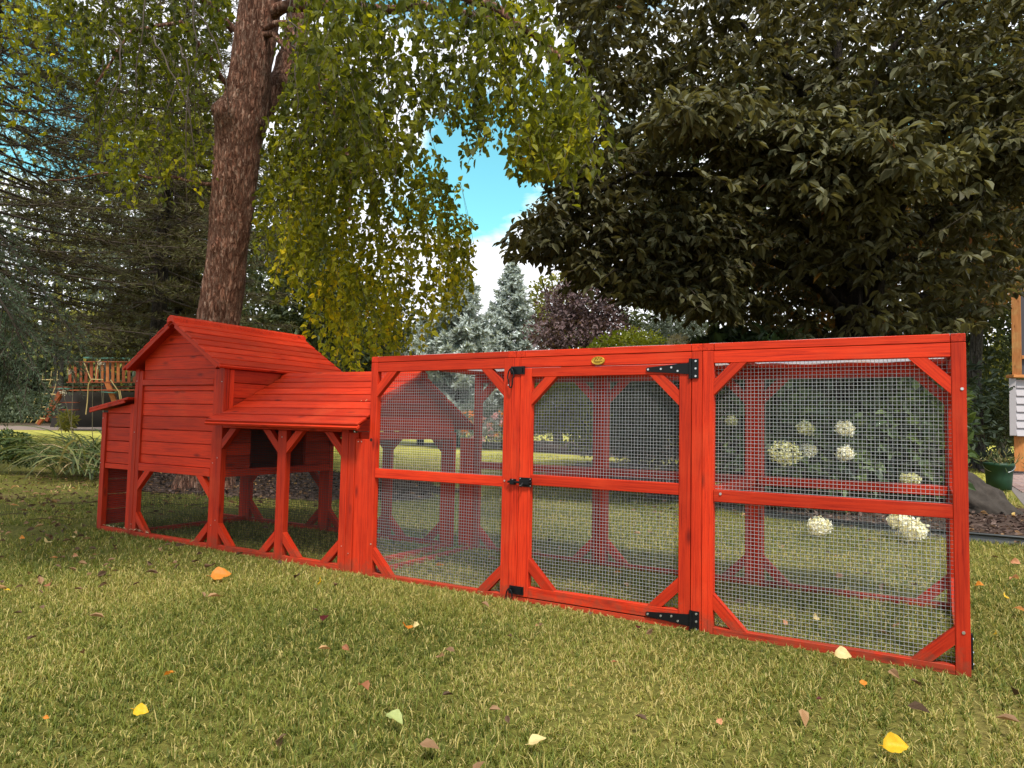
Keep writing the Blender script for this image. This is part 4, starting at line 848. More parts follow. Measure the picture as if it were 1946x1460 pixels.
blob('leafy_shrub', 'dark green large-leaved shrub just above the top rail beside the white flowers', 'shrub', foot(1420, 6.9), [E(1420, 685, 6.9, 115, 52), E(1530, 690, 7.0, 90, 45), E(1330, 690, 6.9, 60, 40)], 3000, .12, HYD, .6, seed=37, up=.9, thr=.32, tone=(.42, .2))
# hydrangeas
FLW = leafmat('white_florets', [(0, (.66, .64, .46)), (.4, (.84, .82, .74)), (1, (.90, .90, .88))], .35, .6, .3)
FLG = leafmat('greenish_florets', [(0, (.38, .38, .14)), (.5, (.60, .58, .30)), (1, (.80, .78, .58))], .35, .6, .3)
def hyd(label, px, d, ells, n, heads, seed):
    o = blob('hydrangea_bush', label, 'hydrangea', foot(px, d), ells, int(n*1.5), .125, HYD, .62, seed=seed, up=.8, thr=.27, tone=(.52, .24), group='hydrangeas behind the run'); M = Matrix.Translation(-o.location)
    for i, (hx, hy, hr, hd, gr) in enumerate(heads):
        g = np.random.default_rng(seed*10+i); c = at(hx, hy, hd); r = hr*hd/CF*g.uniform(.92, 1.12); m = int(260+hr*9); dv = g.normal(size=(m, 3)); dv /= np.linalg.norm(dv, axis=1)[:, None]
        P = c+dv*np.array([r, r, r*g.uniform(.7, .9)])*((.62+.34*g.random(m))*(.72+.6*fbm(dv*2.1+i*3.7, seed, 2)))[:, None]*1.12; mb = MB(); Nn = dv+g.normal(size=dv.shape)*.5; D = np.cross(Nn, g.normal(size=dv.shape))
        mb.leaves(P, D, Nn, .024*(.7+.6*g.random(m)), .8, .1); f = mb.build('flower_head', FLG if gr else FLW, o, M=M)
        if gr: f['label'] = 'greenish cream flower head'
        b0 = np.array(foot(px, d)); mb = MB(); mb.tube([b0+(c-b0)*np.array([.3, .3, 0]), (b0+c)/2+[0, 0, .1], c], [.006, .005, .004], 5); mb.build('stem', TWIG, o, M=M)
    return o
hyd('big hydrangea with creamy flower heads behind the right panel, nearest the door', 1500, 6.7, [E(1480, 850, 6.7, 120, 120), E(1560, 880, 6.6, 110, 105), E(1430, 790, 7.0, 100, 95), E(1540, 760, 7.0, 120, 80)], 5200,
    [(1531, 815, 15, 6.0, 1), (1606, 815, 17, 6.0, 0), (1492, 862, 26, 5.9, 1), (1534, 857, 17, 6.1, 0), (1606, 862, 16, 6.0, 0), (1372, 917, 16, 6.1, 1), (1556, 1001, 20, 4.75, 0), (1390, 800, 9, 6.4, 1)], 41)
hyd('hydrangea with two touching white heads low behind the right end of the run', 1710, 6.6, [E(1700, 850, 6.6, 100, 115), E(1720, 790, 6.9, 90, 90), E(1640, 800, 6.9, 90, 110), E(1680, 930, 6.4, 80, 60)], 4600,
    [(1710, 990, 18, 4.75, 0), (1737, 1008, 22, 4.6, 0), (1730, 912, 16, 6.0, 1)], 42)
hyd('hydrangea whose white blooms show just over the top rail beside the upper hinge', 1310, 7.6, [E(1320, 700, 7.6, 60, 45), E(1370, 740, 7.7, 70, 60)], 1600, [(1289, 650, 19, 7.2, 0), (1385, 640, 12, 7.3, 0), (1352, 632, 10, 7.5, 0), (1405, 612, 9, 7.6, 0)], 43)
# orange lilies beyond the lawn
lil = blob('lily_bed_plant', 'grey-green planting with orange and pink lilies at the far side of the lawn', 'flowers', foot(925, 19), [E(925, 800, 19, 75, 48), E(1000, 800, 19, 60, 50), E(850, 812, 20, 60, 40)], 5200, .11, FAR_GREY, .3, seed=51, thr=.3, tone=(.55, .25)); Ml = Matrix.Translation(-lil.location)
LF = [plain('orange_petals', (.70, .22, .03), .6), plain('pink_petals', (.70, .35, .36), .6)]
for i in range(34):
    g = np.random.default_rng(500+i); px, py = g.uniform(880, 975), g.uniform(785, 838); c = at(px, py, 18.2); mb = MB(); dv = g.normal(size=(14, 3)); mb.leaves(np.repeat([c], 14, 0)+dv*.01, dv+[0, 0, .5], g.normal(size=(14, 3)), .09, .4, .2); mb.build('flower_head', LF[i % 3 == 0], lil, M=Ml)
# ---- conifers --------------------------------------------------------
def conifer(name, label, base, H, R, z0, nb, per, needle, nw, mat, seed, droop=.25, upturn=.2, k=5, pw=.9, trunk_r=.12, twig=True, bark=DARKB, group=None, azr=None, fan=.33, twr=.002):
    o = thing(name, label, 'tree', base, group); M = Matrix.Translation(-o.location); g = np.random.default_rng(seed); b0 = np.array(base, float)
    mb = MB(); mb.tube([b0, b0+[0, 0, H*.5], b0+[0, 0, H*.98]], [trunk_r, trunk_r*.6, .01], 10); mb.build('trunk', bark, o, smooth=True, M=M)
    PP, DD, RR = [], [], []; tw = MB()
    for i in range(nb):
        t_ = (i+.5)/nb; t_ = t_**.85; z = z0+(H-z0)*t_; L_ = R*max(.03, (1-(z-z0*.6)/(H-z0*.6)))**pw*(.82+.3*g.random()); az = g.uniform(*azr) if azr else i*2.399+g.normal()*.3
        o3 = np.array([math.cos(az), math.sin(az), 0]); sd_ = np.array([-o3[1], o3[0], 0]); s = np.linspace(0, 1, 9)
        C = b0+[0, 0, z]+o3*(L_*s)[:, None]+np.array([0, 0, 1.])*(L_*(-droop*s+upturn*s**2.2))[:, None]
        if twig: tw.tube(C, np.linspace(.006+.006*L_, .003, 9), 5)
        m = max(6, int(per*L_/R)); ss = g.uniform(.08, 1, m)**.8; lat = g.choice([-1, 1], m)*g.random(m)*fan*L_*(1.05-ss*.75)
        Q = np.stack([np.interp(ss, s, C[:, q]) for q in range(3)], 1); tip = Q+sd_*lat[:, None]+o3*(np.abs(lat)*.8)[:, None]+np.array([0, 0, 1.])*(-np.abs(lat)*(.15+.35*droop)+g.normal(size=m)*.02*L_)[:, None]
        if twig:
            for q in range(0, m, 2): tw.tube([Q[q], (Q[q]+tip[q])/2, tip[q]], [twr*1.4, twr, twr*.7], 3)
        for q in range(k):
            f = g.random(m)[:, None]; Pn = Q+(tip-Q)*f; dr = (tip-Q)/(np.linalg.norm(tip-Q, axis=1)[:, None]+1e-6)
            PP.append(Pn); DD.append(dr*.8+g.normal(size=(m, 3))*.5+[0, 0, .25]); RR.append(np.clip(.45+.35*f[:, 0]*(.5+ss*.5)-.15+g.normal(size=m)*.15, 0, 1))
    P = np.concatenate(PP); mb = MB(); mb.needles(P, np.concatenate(DD), needle*(.6+.7*g.random(len(P))), nw, np.concatenate(RR)); mb.build('crown', mat, o, M=M)
    if twig: tw.build('branches', TWIG, o, M=M)
    return o
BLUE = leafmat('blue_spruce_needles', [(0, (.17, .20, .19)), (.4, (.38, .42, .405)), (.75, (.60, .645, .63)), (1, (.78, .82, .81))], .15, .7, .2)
SPR = leafmat('dark_spruce_needles', [(0, (.036, .024, .012)), (.35, (.070, .054, .024)), (.7, (.095, .095, .034)), (1, (.16, .16, .055))], .2, .7, .2)
def zt(py, d, px=973): return at(px, py, d)[2]
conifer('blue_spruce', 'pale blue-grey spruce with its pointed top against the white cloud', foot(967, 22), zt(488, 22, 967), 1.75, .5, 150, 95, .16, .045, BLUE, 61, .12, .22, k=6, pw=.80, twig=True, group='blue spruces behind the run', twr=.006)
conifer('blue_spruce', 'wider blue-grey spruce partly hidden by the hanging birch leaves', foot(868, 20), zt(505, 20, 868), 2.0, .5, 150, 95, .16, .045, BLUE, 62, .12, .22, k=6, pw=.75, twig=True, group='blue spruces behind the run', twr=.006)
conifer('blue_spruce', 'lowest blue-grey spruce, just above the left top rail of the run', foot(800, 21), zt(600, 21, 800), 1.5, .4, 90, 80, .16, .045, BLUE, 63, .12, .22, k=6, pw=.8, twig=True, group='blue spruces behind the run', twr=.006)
conifer('spruce_tree', 'dark spruce with bare brown lower twigs at the far left', foot(-60, 9.2), 9.5, 3.0, 1.9, 220, 75, .085, .010, SPR, 64, .22, .12, k=9, pw=.55, trunk_r=.16, fan=.38, group='dark conifers on the left', twr=.003)
conifer('spruce_tree', 'dark feathery conifer between the left edge and the birch', foot(292, 13), 10.5, 3.1, 2.6, 165, 70, .12, .014, SPR, 65, .28, .18, k=9, pw=.6, trunk_r=.16, fan=.36, group='dark conifers on the left', twr=.004)
conifer('spruce_tree', 'shadowy conifer just left of the birch trunk above the coop', foot(330, 15), 6.2, 1.9, 1.9, 120, 70, .13, .016, SPR, 66, .28, .18, k=9, pw=.6, trunk_r=.14, fan=.36, group='dark conifers on the left', twr=.004)
# close spruce bough at the left edge
bo = thing('spruce_bough', 'blue-green spruce branch with dense needles hanging in close at the left edge', 'branch', at(-260, 300, 3.1)); Mb = Matrix.Translation(-bo.location)
NEED = leafmat('close_spruce_needles', [(0, (.018, .030, .014)), (.4, (.045, .070, .034)), (.75, (.10, .135, .075)), (1, (.22, .26, .17))], .2, .6, .35)
mb = MB(); tw = MB(); g = np.random.default_rng(9); main = [((-260, 300), (-40, 400), (60, 520), (150, 655), 3.0), ((-260, 340), (-60, 480), (20, 600), (70, 720), 2.85), ((-260, 420), (-80, 560), (0, 660), (20, 735), 2.9), ((-260, 300), (-120, 420), (-20, 500), (20, 600), 3.2), ((-200, 430), (-60, 560), (60, 640), (130, 690), 3.1)]
for mi, (a, b_, c_, d_, dep) in enumerate(main):
    pts = np.array([at(*a, dep), at(*b_, dep-.05), at(*c_, dep), at(*d_, dep+.08)]); s = np.linspace(0, 1, 4); ss = np.linspace(0, 1, 26); C = np.stack([np.interp(ss, s, pts[:, k_]) for k_ in range(3)], 1)
    C = np.vstack([C[:1], (C[:-2]+C[1:-1]*2+C[2:])/4, C[-1:]]); tw.tube(C, np.linspace(.009, .003, 26), 6)
    for j in range(3, 26):
        for sg in (-1, 1):
            T_ = C[min(j+1, 25)]-C[max(j-1, 0)]; T_ /= np.linalg.norm(T_); sdv = np.cross(T_, CD); sdv /= np.linalg.norm(sdv)
            dr = T_*.75+sdv*sg*(.75+.2*g.normal())+CD*g.normal()*.5+np.array([0, 0, -.25]); dr /= np.linalg.norm(dr); ln = (.10+.13*g.random())*(1.25-j/26*.6)
            q = np.linspace(0, 1, 6); tP = C[j]+dr*(ln*q)[:, None]+np.array([0, 0, -.05])*(q**2)[:, None]; tw.tube(tP, .0016, 4)
            m = int(ln/.0016); f = g.random(m); Pn = np.stack([np.interp(f, q, tP[:, k_]) for k_ in range(3)], 1); th = g.random(m)*6.283
            n1 = np.cross(dr, [0, 0, 1.]); n1 /= np.linalg.norm(n1); n2 = np.cross(dr, n1); Dn = dr*.75+n1*np.cos(th)[:, None]+n2*np.sin(th)[:, None]
            mb.needles(Pn, Dn, .021*(.8+.4*g.random(m)), .0019, np.clip(.35+.4*f+g.normal(size=m)*.12, 0, 1))
mb.build('needles', NEED, bo, M=Mb); tw.build('twigs', TWIG, bo, M=Mb)
# ---- plants at the left ------------------------------------------------
STRAP = leafmat('strap_leaves', [(0, (.025, .042, .012)), (.5, (.07, .10, .028)), (.8, (.20, .20, .07)), (1, (.38, .27, .15))], .3, .5, .4)
dl = thing('daylily_clump', 'arching clump of long strap leaves spilling out left of the nest box', 'plant', gnd(168, 918)); Md = Matrix.Translation(-dl.location)
mb = MB(); g = np.random.default_rng(12); nb_ = 420
for i in range(nb_):
    c = gnd(165+g.normal()*34, 905+g.normal()*9, 0); L_ = .55+.6*g.random(); az = math.pi+g.normal()*1.0+YAW if g.random() < .72 else g.random()*6.28; o3 = np.array([math.cos(az), math.sin(az), 0]); e0 = 1.25+.25*g.random(); e1 = -.1-.9*g.random()
    s = np.linspace(0, 1, 8); el = e0+(e1-e0)*s**.8; dz = np.cumsum(np.sin(el))*L_/8; dh = np.cumsum(np.cos(el))*L_/8; C = c+o3*dh[:, None]+np.array([0, 0, 1.])*dz[:, None]; C[:, 2] = np.maximum(C[:, 2], .015+.02*g.random())
    sd_ = np.array([-o3[1], o3[0], 0])+[0, 0, .3*g.normal()]; wv = .0075*np.sin(math.pi*np.clip(s*.9+.12, 0, 1))**.6+.0008; V = np.concatenate([C-sd_*wv[:, None], C+sd_*wv[:, None]])
    mb.add(V, [[q, q+1, 9+q, 8+q] for q in range(7)], np.clip(g.normal()*.2+.42+(.45 if g.random() < .14 else 0), 0, 1))
mb.build('foliage', STRAP, dl, M=Md)
mb = MB()
for x0, y0, x1, y1, xm in ((183, 900, 176, 735, 172), (196, 905, 190, 690, 200), (150, 900, 108, 772, 112), (140, 905, 140, 700, 133), (175, 905, 120, 745, 132), (205, 900, 197, 742, 190), (128, 908, 48, 838, 75), (205, 890, 125, 860, 160)):
    a_, b_ = gnd(x0, y0), at(x1, y1, 6.6); m_ = at(xm, (y0+y1)/2, 6.7); mb.tube([a_, m_*.6+a_*.2+b_*.2, b_], [.004, .0035, .0022], 5)
for x1, y1 in ((120, 745), (133, 708), (190, 690)): P = at(x1, y1, 6.6)+g.normal(size=(40, 3))*.012; mb.leaves(P, g.normal(size=(40, 3)), g.normal(size=(40, 3)), .02, .5)
mb.build('dry_stalk', plain('dry_stalk', (.38, .32, .22), .8), dl, M=Md)
LSH = leafmat('small_shrub_leaves', [(0, (.02, .04, .012)), (.5, (.075, .11, .03)), (1, (.22, .25, .07))], .35, .5, .4)
blob('leafy_shrub', 'small green leafy shrub on the ground at the far left edge', 'shrub', tuple(gnd(15, 885)), [E(10, 845, 8.2, 48, 26), E(50, 865, 8.2, 30, 20), E(-30, 850, 8.2, 60, 34)], 1500, .055, LSH, .62, seed=71, thr=.3, tone=(.5, .25))
blob('leafy_shrub', 'dim brown-green shrub below the spruce, left of the ladder', 'shrub', foot(20, 17), [E(20, 770, 17, 80, 32), E(-50, 770, 17, 80, 50)], 2600, .09, SHADEG, .5, seed=72, thr=.3)
blob('flowering_plant', 'pale green plant in front of the dark playhouse opening', 'plant', foot(128, 14), [E(127, 800, 14, 13, 14)], 260, .13, FAR_Y, .22, seed=73, thr=.2, tone=(.7, .2))
# ================================================================== PLAY SET, HOUSE, PORCH
PSD = 27.0
ps = thing('play_set', 'orange-brown wooden play set with railed deck, rope ladder and dark opening under it', 'play set', foot(165, PSD)); Mp = Matrix.Translation(-ps.location)
def pbeam(nm, a, b, w, t_, mat=DECKW, parent=ps):
    o = beam(nm, tuple(a), tuple(b), w, t_, parent, (.02, -.05, 1) if abs(b[2]-a[2]) < .8*np.linalg.norm(np.array(b)-np.array(a)) else (CD[0], CD[1], 0), mat, .004)
    o.matrix_basis = Mp@o.matrix_basis; return o
def pat_(x, y, o=0): return at(x, y, PSD+o)
PSO = woodmat('playset_orange_wood', (.26, .07, .02), (.42, .13, .04), (.12, .04, .02))
GREENM = plain('green_playset_bracket', (.05, .14, .11), .6)
for o_ in (0, 1.7):
    pbeam('deck_beam', pat_(118, 742, o_), pat_(300, 741, o_), .22, .05); pbeam('rail', pat_(128, 727, o_), pat_(300, 727, o_), .12, .04); pbeam('rail', pat_(128, 688, o_), pat_(300, 688, o_), .16, .04)
    for i, x in enumerate(np.linspace(133, 296, 17)): pbeam('baluster', pat_(x, 728, o_+.03), pat_(x, 689, o_+.03), .11, .03, PSO if 5 < i < 10 else DECKW)
    pbeam('canopy_beam', pat_(160, 680, o_), pat_(300, 682, o_), .12, .06, GREENM)
pbeam('deck_floor', pat_(118, 736, .85), pat_(300, 735, .85), 1.6, .04)
pbeam('leg', pat_(116, 745), pat_(72, 806), .16, .10); pbeam('leg', pat_(203, 725), pat_(232, 800), .18, .10, PSO); pbeam('leg', pat_(300, 740), pat_(330, 806), .16, .10); pbeam('leg', pat_(118, 745, 1.7), pat_(88, 800, 1.7), .16, .10)
pbeam('bracket', pat_(112, 738, -.06), pat_(134, 739, -.06), .26, .03, GREENM); pbeam('bracket', pat_(196, 745, -.06), pat_(222, 747, -.06), .30, .03, GREENM)
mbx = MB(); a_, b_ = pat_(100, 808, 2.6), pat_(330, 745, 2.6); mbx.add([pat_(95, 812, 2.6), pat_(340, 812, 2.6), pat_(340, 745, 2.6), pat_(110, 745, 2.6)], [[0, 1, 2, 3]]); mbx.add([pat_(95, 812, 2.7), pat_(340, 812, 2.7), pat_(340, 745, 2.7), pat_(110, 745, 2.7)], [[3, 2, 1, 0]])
mbx.build('dark_opening_sheet', plain('painted_opening_dark', (.025, .018, .014), .9), ps, M=Mp)  # near-black sheet paints in the dark of the opening under the deck
for i in range(3): pbeam('plank', pat_(108-i*4, 765+i*14, 1.9), pat_(150, 765+i*14, 1.9), .16, .03)
ROPE = plain('yellow_rope', (.36, .26, .11), .8)
mb = MB()
for (x0, y0, x1, y1, x2, y2) in ((104, 738, 92, 770, 68, 805), (86, 748, 76, 775, 58, 803), (68, 755, 62, 775, 46, 803), (110, 700, 108, 722, 104, 740), (98, 705, 96, 725, 92, 735), (82, 708, 80, 722, 76, 732)): mb.tube([pat_(x0, y0, -.8), pat_(x1, y1, -.8), pat_(x2, y2, -.8)], .016, 5)
for x0, y0, x1, y1 in ((80, 748, 106, 750), (66, 772, 94, 775), (52, 793, 86, 796), (78, 722, 112, 722)): mb.tube([pat_(x0, y0, -.8), pat_(x1, y1, -.8)], .022, 5)
mb.build('rope_ladder', ROPE, ps, M=Mp, smooth=True)
for pl_ in (((163, 788), (166, 765), (168, 730), (174, 721), (196, 722)), ((210, 722), (226, 745), (228, 760)), ((228, 742), (232, 768)), ((160, 690), (172, 720)), ((186, 690), (182, 722))):
    mb = MB(); mb.tube([pat_(x, y, -.5) for x, y in pl_], .02, 5); mb.build('rope', ROPE, ps, M=Mp, smooth=True)
# far house glimpsed through the conifers
hs = thing('far_house', 'far house with faded pinkish roof glimpsed through the spruces', 'house', foot(190, 55)); Mh = Matrix.Translation(-hs.location)
RF = plain('faded_roof', (.42, .28, .25), .9, noise=.25, nscale=2); WL = plain('pale_wall', (.45, .42, .40), .9)
ax = np.array([math.cos(YAW), math.sin(YAW), 0]); ay = np.array([-math.sin(YAW), math.cos(YAW), 0]); hb = np.array(foot(190, 55))
def hv(u, v, z): return hb+ax*u+ay*v+np.array([0, 0, z])
mb = MB(); mb.add([hv(u, v, z) for z in (0, 4.6) for u, v in ((-7, 0), (6, 0), (6, 8), (-7, 8))], [[0, 1, 5, 4], [1, 2, 6, 5], [2, 3, 7, 6], [3, 0, 4, 7]]); mb.build('wall', WL, hs, M=Mh)
mb = MB(); mb.add([hv(-7.5, -.5, 4.55), hv(6.5, -.5, 4.55), hv(6.5, 4, 7.0), hv(-7.5, 4, 7.0), hv(-7.5, 8.5, 4.55), hv(6.5, 8.5, 4.55)], [[0, 1, 2, 3], [3, 2, 5, 4]]); mb.add([hv(-7, 0, 4.5), hv(-7, 8, 4.5), hv(-7, 4, 6.9), hv(6, 0, 4.5), hv(6, 8, 4.5), hv(6, 4, 6.9)], [[0, 2, 1], [3, 4, 5]]); mb.build('roof', RF, hs, M=Mh)
for u in (-4.5, -1, 3):
    mb = MB(); mb.add([hv(u, -.03, 1.4), hv(u+1.3, -.03, 1.4), hv(u+1.3, -.03, 3), hv(u, -.03, 3)], [[0, 1, 2, 3]]); mb.build('window', plain('window_glass', (.03, .04, .05), .1), hs, M=Mh)
# porch corner on the right
HD = 12.5
po = thing('screened_porch', 'corner of a house porch with orange timber posts, dark screen and grey-mauve siding', 'porch', foot(1935, HD)); Mq = Matrix.Translation(-po.location)
oX = CR*np.array([1, 1, 0]); oX /= np.linalg.norm(oX); oY = (np.array(foot(1926, HD))-CL)*[1, 1, 0]; oY /= np.linalg.norm(oY)
base = np.array(foot(1926, HD)); s_ = HD/CF
def hp(px, py, o=0.0): # a point on the porch's front plane
    return np.array([*(base+oX*(px-1926)*s_+oY*o)[:2], at(1926, py, HD)[2]])
SID = plain('mauve_siding', (.40, .36, .38), .6, noise=.06, nscale=8)
def hbeam(nm, a, b, w, t_, mat, up): o = beam(nm, tuple(a), tuple(b), w, t_, po, tuple(up), mat, .003); o.matrix_basis = Mq@o.matrix_basis; return o
hbeam('porch_post', hp(1934, 712), hp(1934, 420), .14, .14, ORANGE, oY); hbeam('porch_post', hp(2080, 712), hp(2080, 420), .14, .14, ORANGE, oY)
hbeam('leg', hp(1937, 896, .2), hp(1937, 829, .2), .16, .14, ORANGE, oY); hbeam('leg', hp(2085, 896, .2), hp(2085, 829, .2), .16, .14, ORANGE, oY)
hbeam('sill', hp(1920, 715), hp(2100, 715), .20, .05, ORANGE, (0, 0, 1)); hbeam('screen_rail', hp(1942, 678), hp(2073, 678), .06, .06, ORANGE, (0, 0, 1)); hbeam('beam', hp(1920, 412), hp(2100, 412), .2, .22, ORANGE, (0, 0, 1))
for i, y in enumerate(np.linspace(729, 821, 7)): hbeam('siding_board', hp(1931, y, .02+.0*i), hp(2100, y, .02), .15, .02, SID, oY*-1+np.array([0, 0, .18]))
hbeam('corner_board', hp(1925, 828, -.0), hp(1925, 719, -.0), .10, .06, SID, oY)
for i, y in enumerate(np.linspace(729, 821, 7)): hbeam('siding_board', hp(1922, y, .06), hp(1922, y, 3.0), .15, .02, SID, -oX+np.array([0, 0, .18]))
mb = MB(); mb.add([hp(1940, 712, .05), hp(2075, 712, .05), hp(2075, 420, .05), hp(1940, 420, .05)], [[0, 1, 2, 3]]); mb.build('screen', plain('dark_screen', (.035, .03, .04), .7), po, M=Mq)
mb = MB(); mb.add([hp(1900, 404, -.6), hp(2140, 404, -.6), hp(2140, 404, 4), hp(1900, 404, 4), hp(1900, 396, -.6), hp(2140, 396, -.6), hp(2140, 396, 4), hp(1900, 396, 4)], [[0, 1, 2, 3], [4, 7, 6, 5], [0, 4, 5, 1], [1, 5, 6, 2], [2, 6, 7, 3], [3, 7, 4, 0]]); mb.build('roof_edge', plain('brown_soffit', (.12, .09, .07), .8), po, M=Mq)
# second trunk beyond the patio
tk = blob('shade_tree', 'tree with bare grey-brown trunk standing beyond the patio right of the run', 'tree', foot(1856, 14.5), [E(1850, 470, 14.5, 150, 130)], 3600, .12, FAR_G, .6, seed=81, thr=.4)
mb = MB(); mb_p = [np.array(foot(1856, 14.5))+[0, 0, -.05], np.array(foot(1856, 14.5))+[0, 0, .25], at(1854, 790, 14.5), at(1852, 720, 14.5), at(1858, 600, 14.5), at(1850, 470, 14.5)]; bumpy(mb, mb_p, [.22, .16, .135, .12, .10, .05], 18, .1, 5)
mb.build('trunk', GREYB, tk, smooth=True, M=Matrix.Translation(-tk.location))
# boulder
bl = MB(); n_, m_ = 60, 40; th = np.linspace(0, 2*math.pi, n_, endpoint=False); ph = np.linspace(.02, math.pi-.02, m_); TH, PH = np.meshgrid(th, ph); q = np.stack([np.sin(PH)*np.cos(TH), np.sin(PH)*np.sin(TH), np.cos(PH)], -1).reshape(-1, 3)
V = q*np.array([.46, .34, .30])*(1+.5*(fbm(q*1.9+4, 2, 3)-.5)+.30*(fbm(q*5, 5, 3)-.5))[:, None]; V[:, 2] -= V[:, 0]*.38
F = [[j*n_+i, (j+1)*n_+i, (j+1)*n_+(i+1) % n_, j*n_+(i+1) % n_] for j in range(m_-1) for i in range(n_)]; bl.add(V, F)
bc = gnd(1838, 975); o = bl.build('boulder', plain('grey_stone', (.050, .040, .034), .95, noise=.85, nscale=11, bump=1.0, spec=.15), smooth=True); o.location = (bc[0], bc[1]+.2, .06); tag(o, 'grey sloping boulder in the mulch bed just right of the run corner', 'rock')
# green bucket
bk = thing('green_bucket', 'scuffed green plastic bucket with a dying plant standing on the patio pavers', 'bucket', foot(1897, 9.2)); bk.location.z = .016
GB = plain('scuffed_green_plastic', (.004, .036, .012), .6, noise=.8, nscale=7, bump=.2)
bs = 9.2/CF; mb = MB(); prof = [(19, 0), (20, .5), (21.5, 22), (23, 40), (24.5, 41), (24.5, 44), (25.5, 44.5), (25.5, 50), (24, 50.5), (23, 50), (22, 40)]; n_ = 36; th = np.linspace(0, 2*math.pi, n_, endpoint=False)
V = np.concatenate([np.stack([r*bs*np.cos(th), r*bs*np.sin(th), 0*th+h*bs], 1) for r, h in prof]); F = [[j*n_+i, j*n_+(i+1) % n_, (j+1)*n_+(i+1) % n_, (j+1)*n_+i] for j in range(len(prof)-1) for i in range(n_)]; mb.add(V, F); mb.add(V[-n_:], [list(range(n_))])
mb.build('bucket_body', [GB], bk, smooth=True); mb = MB(); tt = np.linspace(0, math.pi, 20); mb.tube([(25.5*bs*math.cos(a), -26*bs*math.sin(a)*.8, (46-14*math.sin(a))*bs) for a in tt], .003, 6); mb.build('bail_handle', STEEL, bk)
mb = MB(); g = np.random.default_rng(3); m = 160; c = np.zeros((m, 3)); c[:, 2] = .36; c += g.normal(size=(m, 3))*[.10, .10, .05]; mb.leaves(c, g.normal(size=(m, 3))+[0, 0, .8], g.normal(size=(m, 3)), .10, .12, .1, np.clip(.6+.25*g.normal(size=m), 0, 1)); pl_o = mb.build('foliage', STRAP, bk)
blob('leafy_shrub', 'bushy green plants with pale blades beside the green bucket at the porch', 'shrub', foot(1915, 13.6), [E(1905, 872, 13.6, 40, 14), E(1880, 862, 14.2, 40, 14)], 900, .13, FAR_GREY, .2, seed=83, thr=.2, tone=(.45, .2))
blob('leafy_shrub', 'dark hedge-like shrubs in the gap between the run and the porch', 'shrub', foot(1880, 16.5), [E(1890, 790, 16.5, 60, 60), E(1950, 820, 16.5, 60, 50)], 3600, .10, FAR_G, .5, seed=84, thr=.3, tone=(.28, .15))
blob('leafy_shrub', 'shaded undergrowth shrub behind the hydrangeas and pear trunk', 'shrub', foot(1600, 11), [E(1600, 760, 11, 260, 110), E(1400, 780, 11, 120, 90)], 9000, .10, SHADEG, .55, seed=85, thr=.3, tone=(.30, .18))
blob('leafy_shrub', 'dark shrubs beyond the bed seen through the upper door mesh', 'shrub', foot(1180, 13), [E(1180, 790, 13, 130, 75)], 5200, .10, SHADEG, .5, seed=86, thr=.3, tone=(.42, .2))
blob('leafy_shrub', 'bushy border plants across the far lawn behind the coop', 'shrub', foot(560, 24), [E(470, 805, 24, 110, 42), E(620, 800, 24, 110, 46), E(740, 800, 24, 90, 48)], 5600, .18, FAR_G, .45, seed=87, thr=.3, tone=(.35, .2))
# ================================================================== LITTER AND FALLEN LEAVES
def leafcol(name, c): return leafmat(name, [(0, tuple(v*.7 for v in c)), (1, c)], .35, .55, .3)
LC = dict(yellow=leafcol('yellow_leaf', (.80, .47, .02)), orange=leafcol('orange_leaf', (.70, .24, .03)), cream=leafcol('cream_leaf', (.78, .60, .28)), brown=leafcol('brown_leaf', (.34, .13, .06)), maroon=leafcol('maroon_leaf', (.09, .012, .012)), green=leafcol('pale_green_leaf', (.42, .46, .17)), salmon=leafcol('salmon_leaf', (.66, .30, .16)))
def fallen(px, py, w, col, label, seed, h=.045, tilt=.5):
    g = np.random.default_rng(seed); P = gnd(px, py, h); d = (P-CL)@CD; s = w*d/CF
    n1, n2 = 11, 7; u = np.linspace(0, 1, n1); mbv = []; wv = np.sin(math.pi*np.clip(u*1.02, 0, 1)**.75)**.8*.40+.004; cu = g.normal()*.6+.7; fo = .3+.5*g.random()
    for a_, ww in zip(u, wv):
        for b_ in np.linspace(-1, 1, n2): mbv.append(((a_-.5), b_*ww*(1+.08*math.sin(a_*19+b_)), fo*abs(b_)*ww*.9-cu*.5*(a_-.5)**2+.03*math.sin(a_*9+b_*4)))
    mbv = np.array(mbv)*s; F = [[i*n2+j, (i+1)*n2+j, (i+1)*n2+j+1, i*n2+j+1] for i in range(n1-1) for j in range(n2-1)]
    mb = MB(); mb.add(mbv, F, np.random.default_rng(seed).random(len(F))*.4+.5); mb.tube([(.5*s*-1, 0, 0), (-.68*s, .03*s, .02*s)], .0009, 4, rnd=.2)
    o = mb.build('fallen_leaf', LC[col], smooth=True); o.location = tuple(P); o.rotation_euler = (g.normal()*tilt+.45, g.normal()*tilt*.5, g.random()*6.28 if w < 28 else YAW+g.normal()*.5)
    tag(o, label, 'leaf', 'fallen leaves on the lawn')
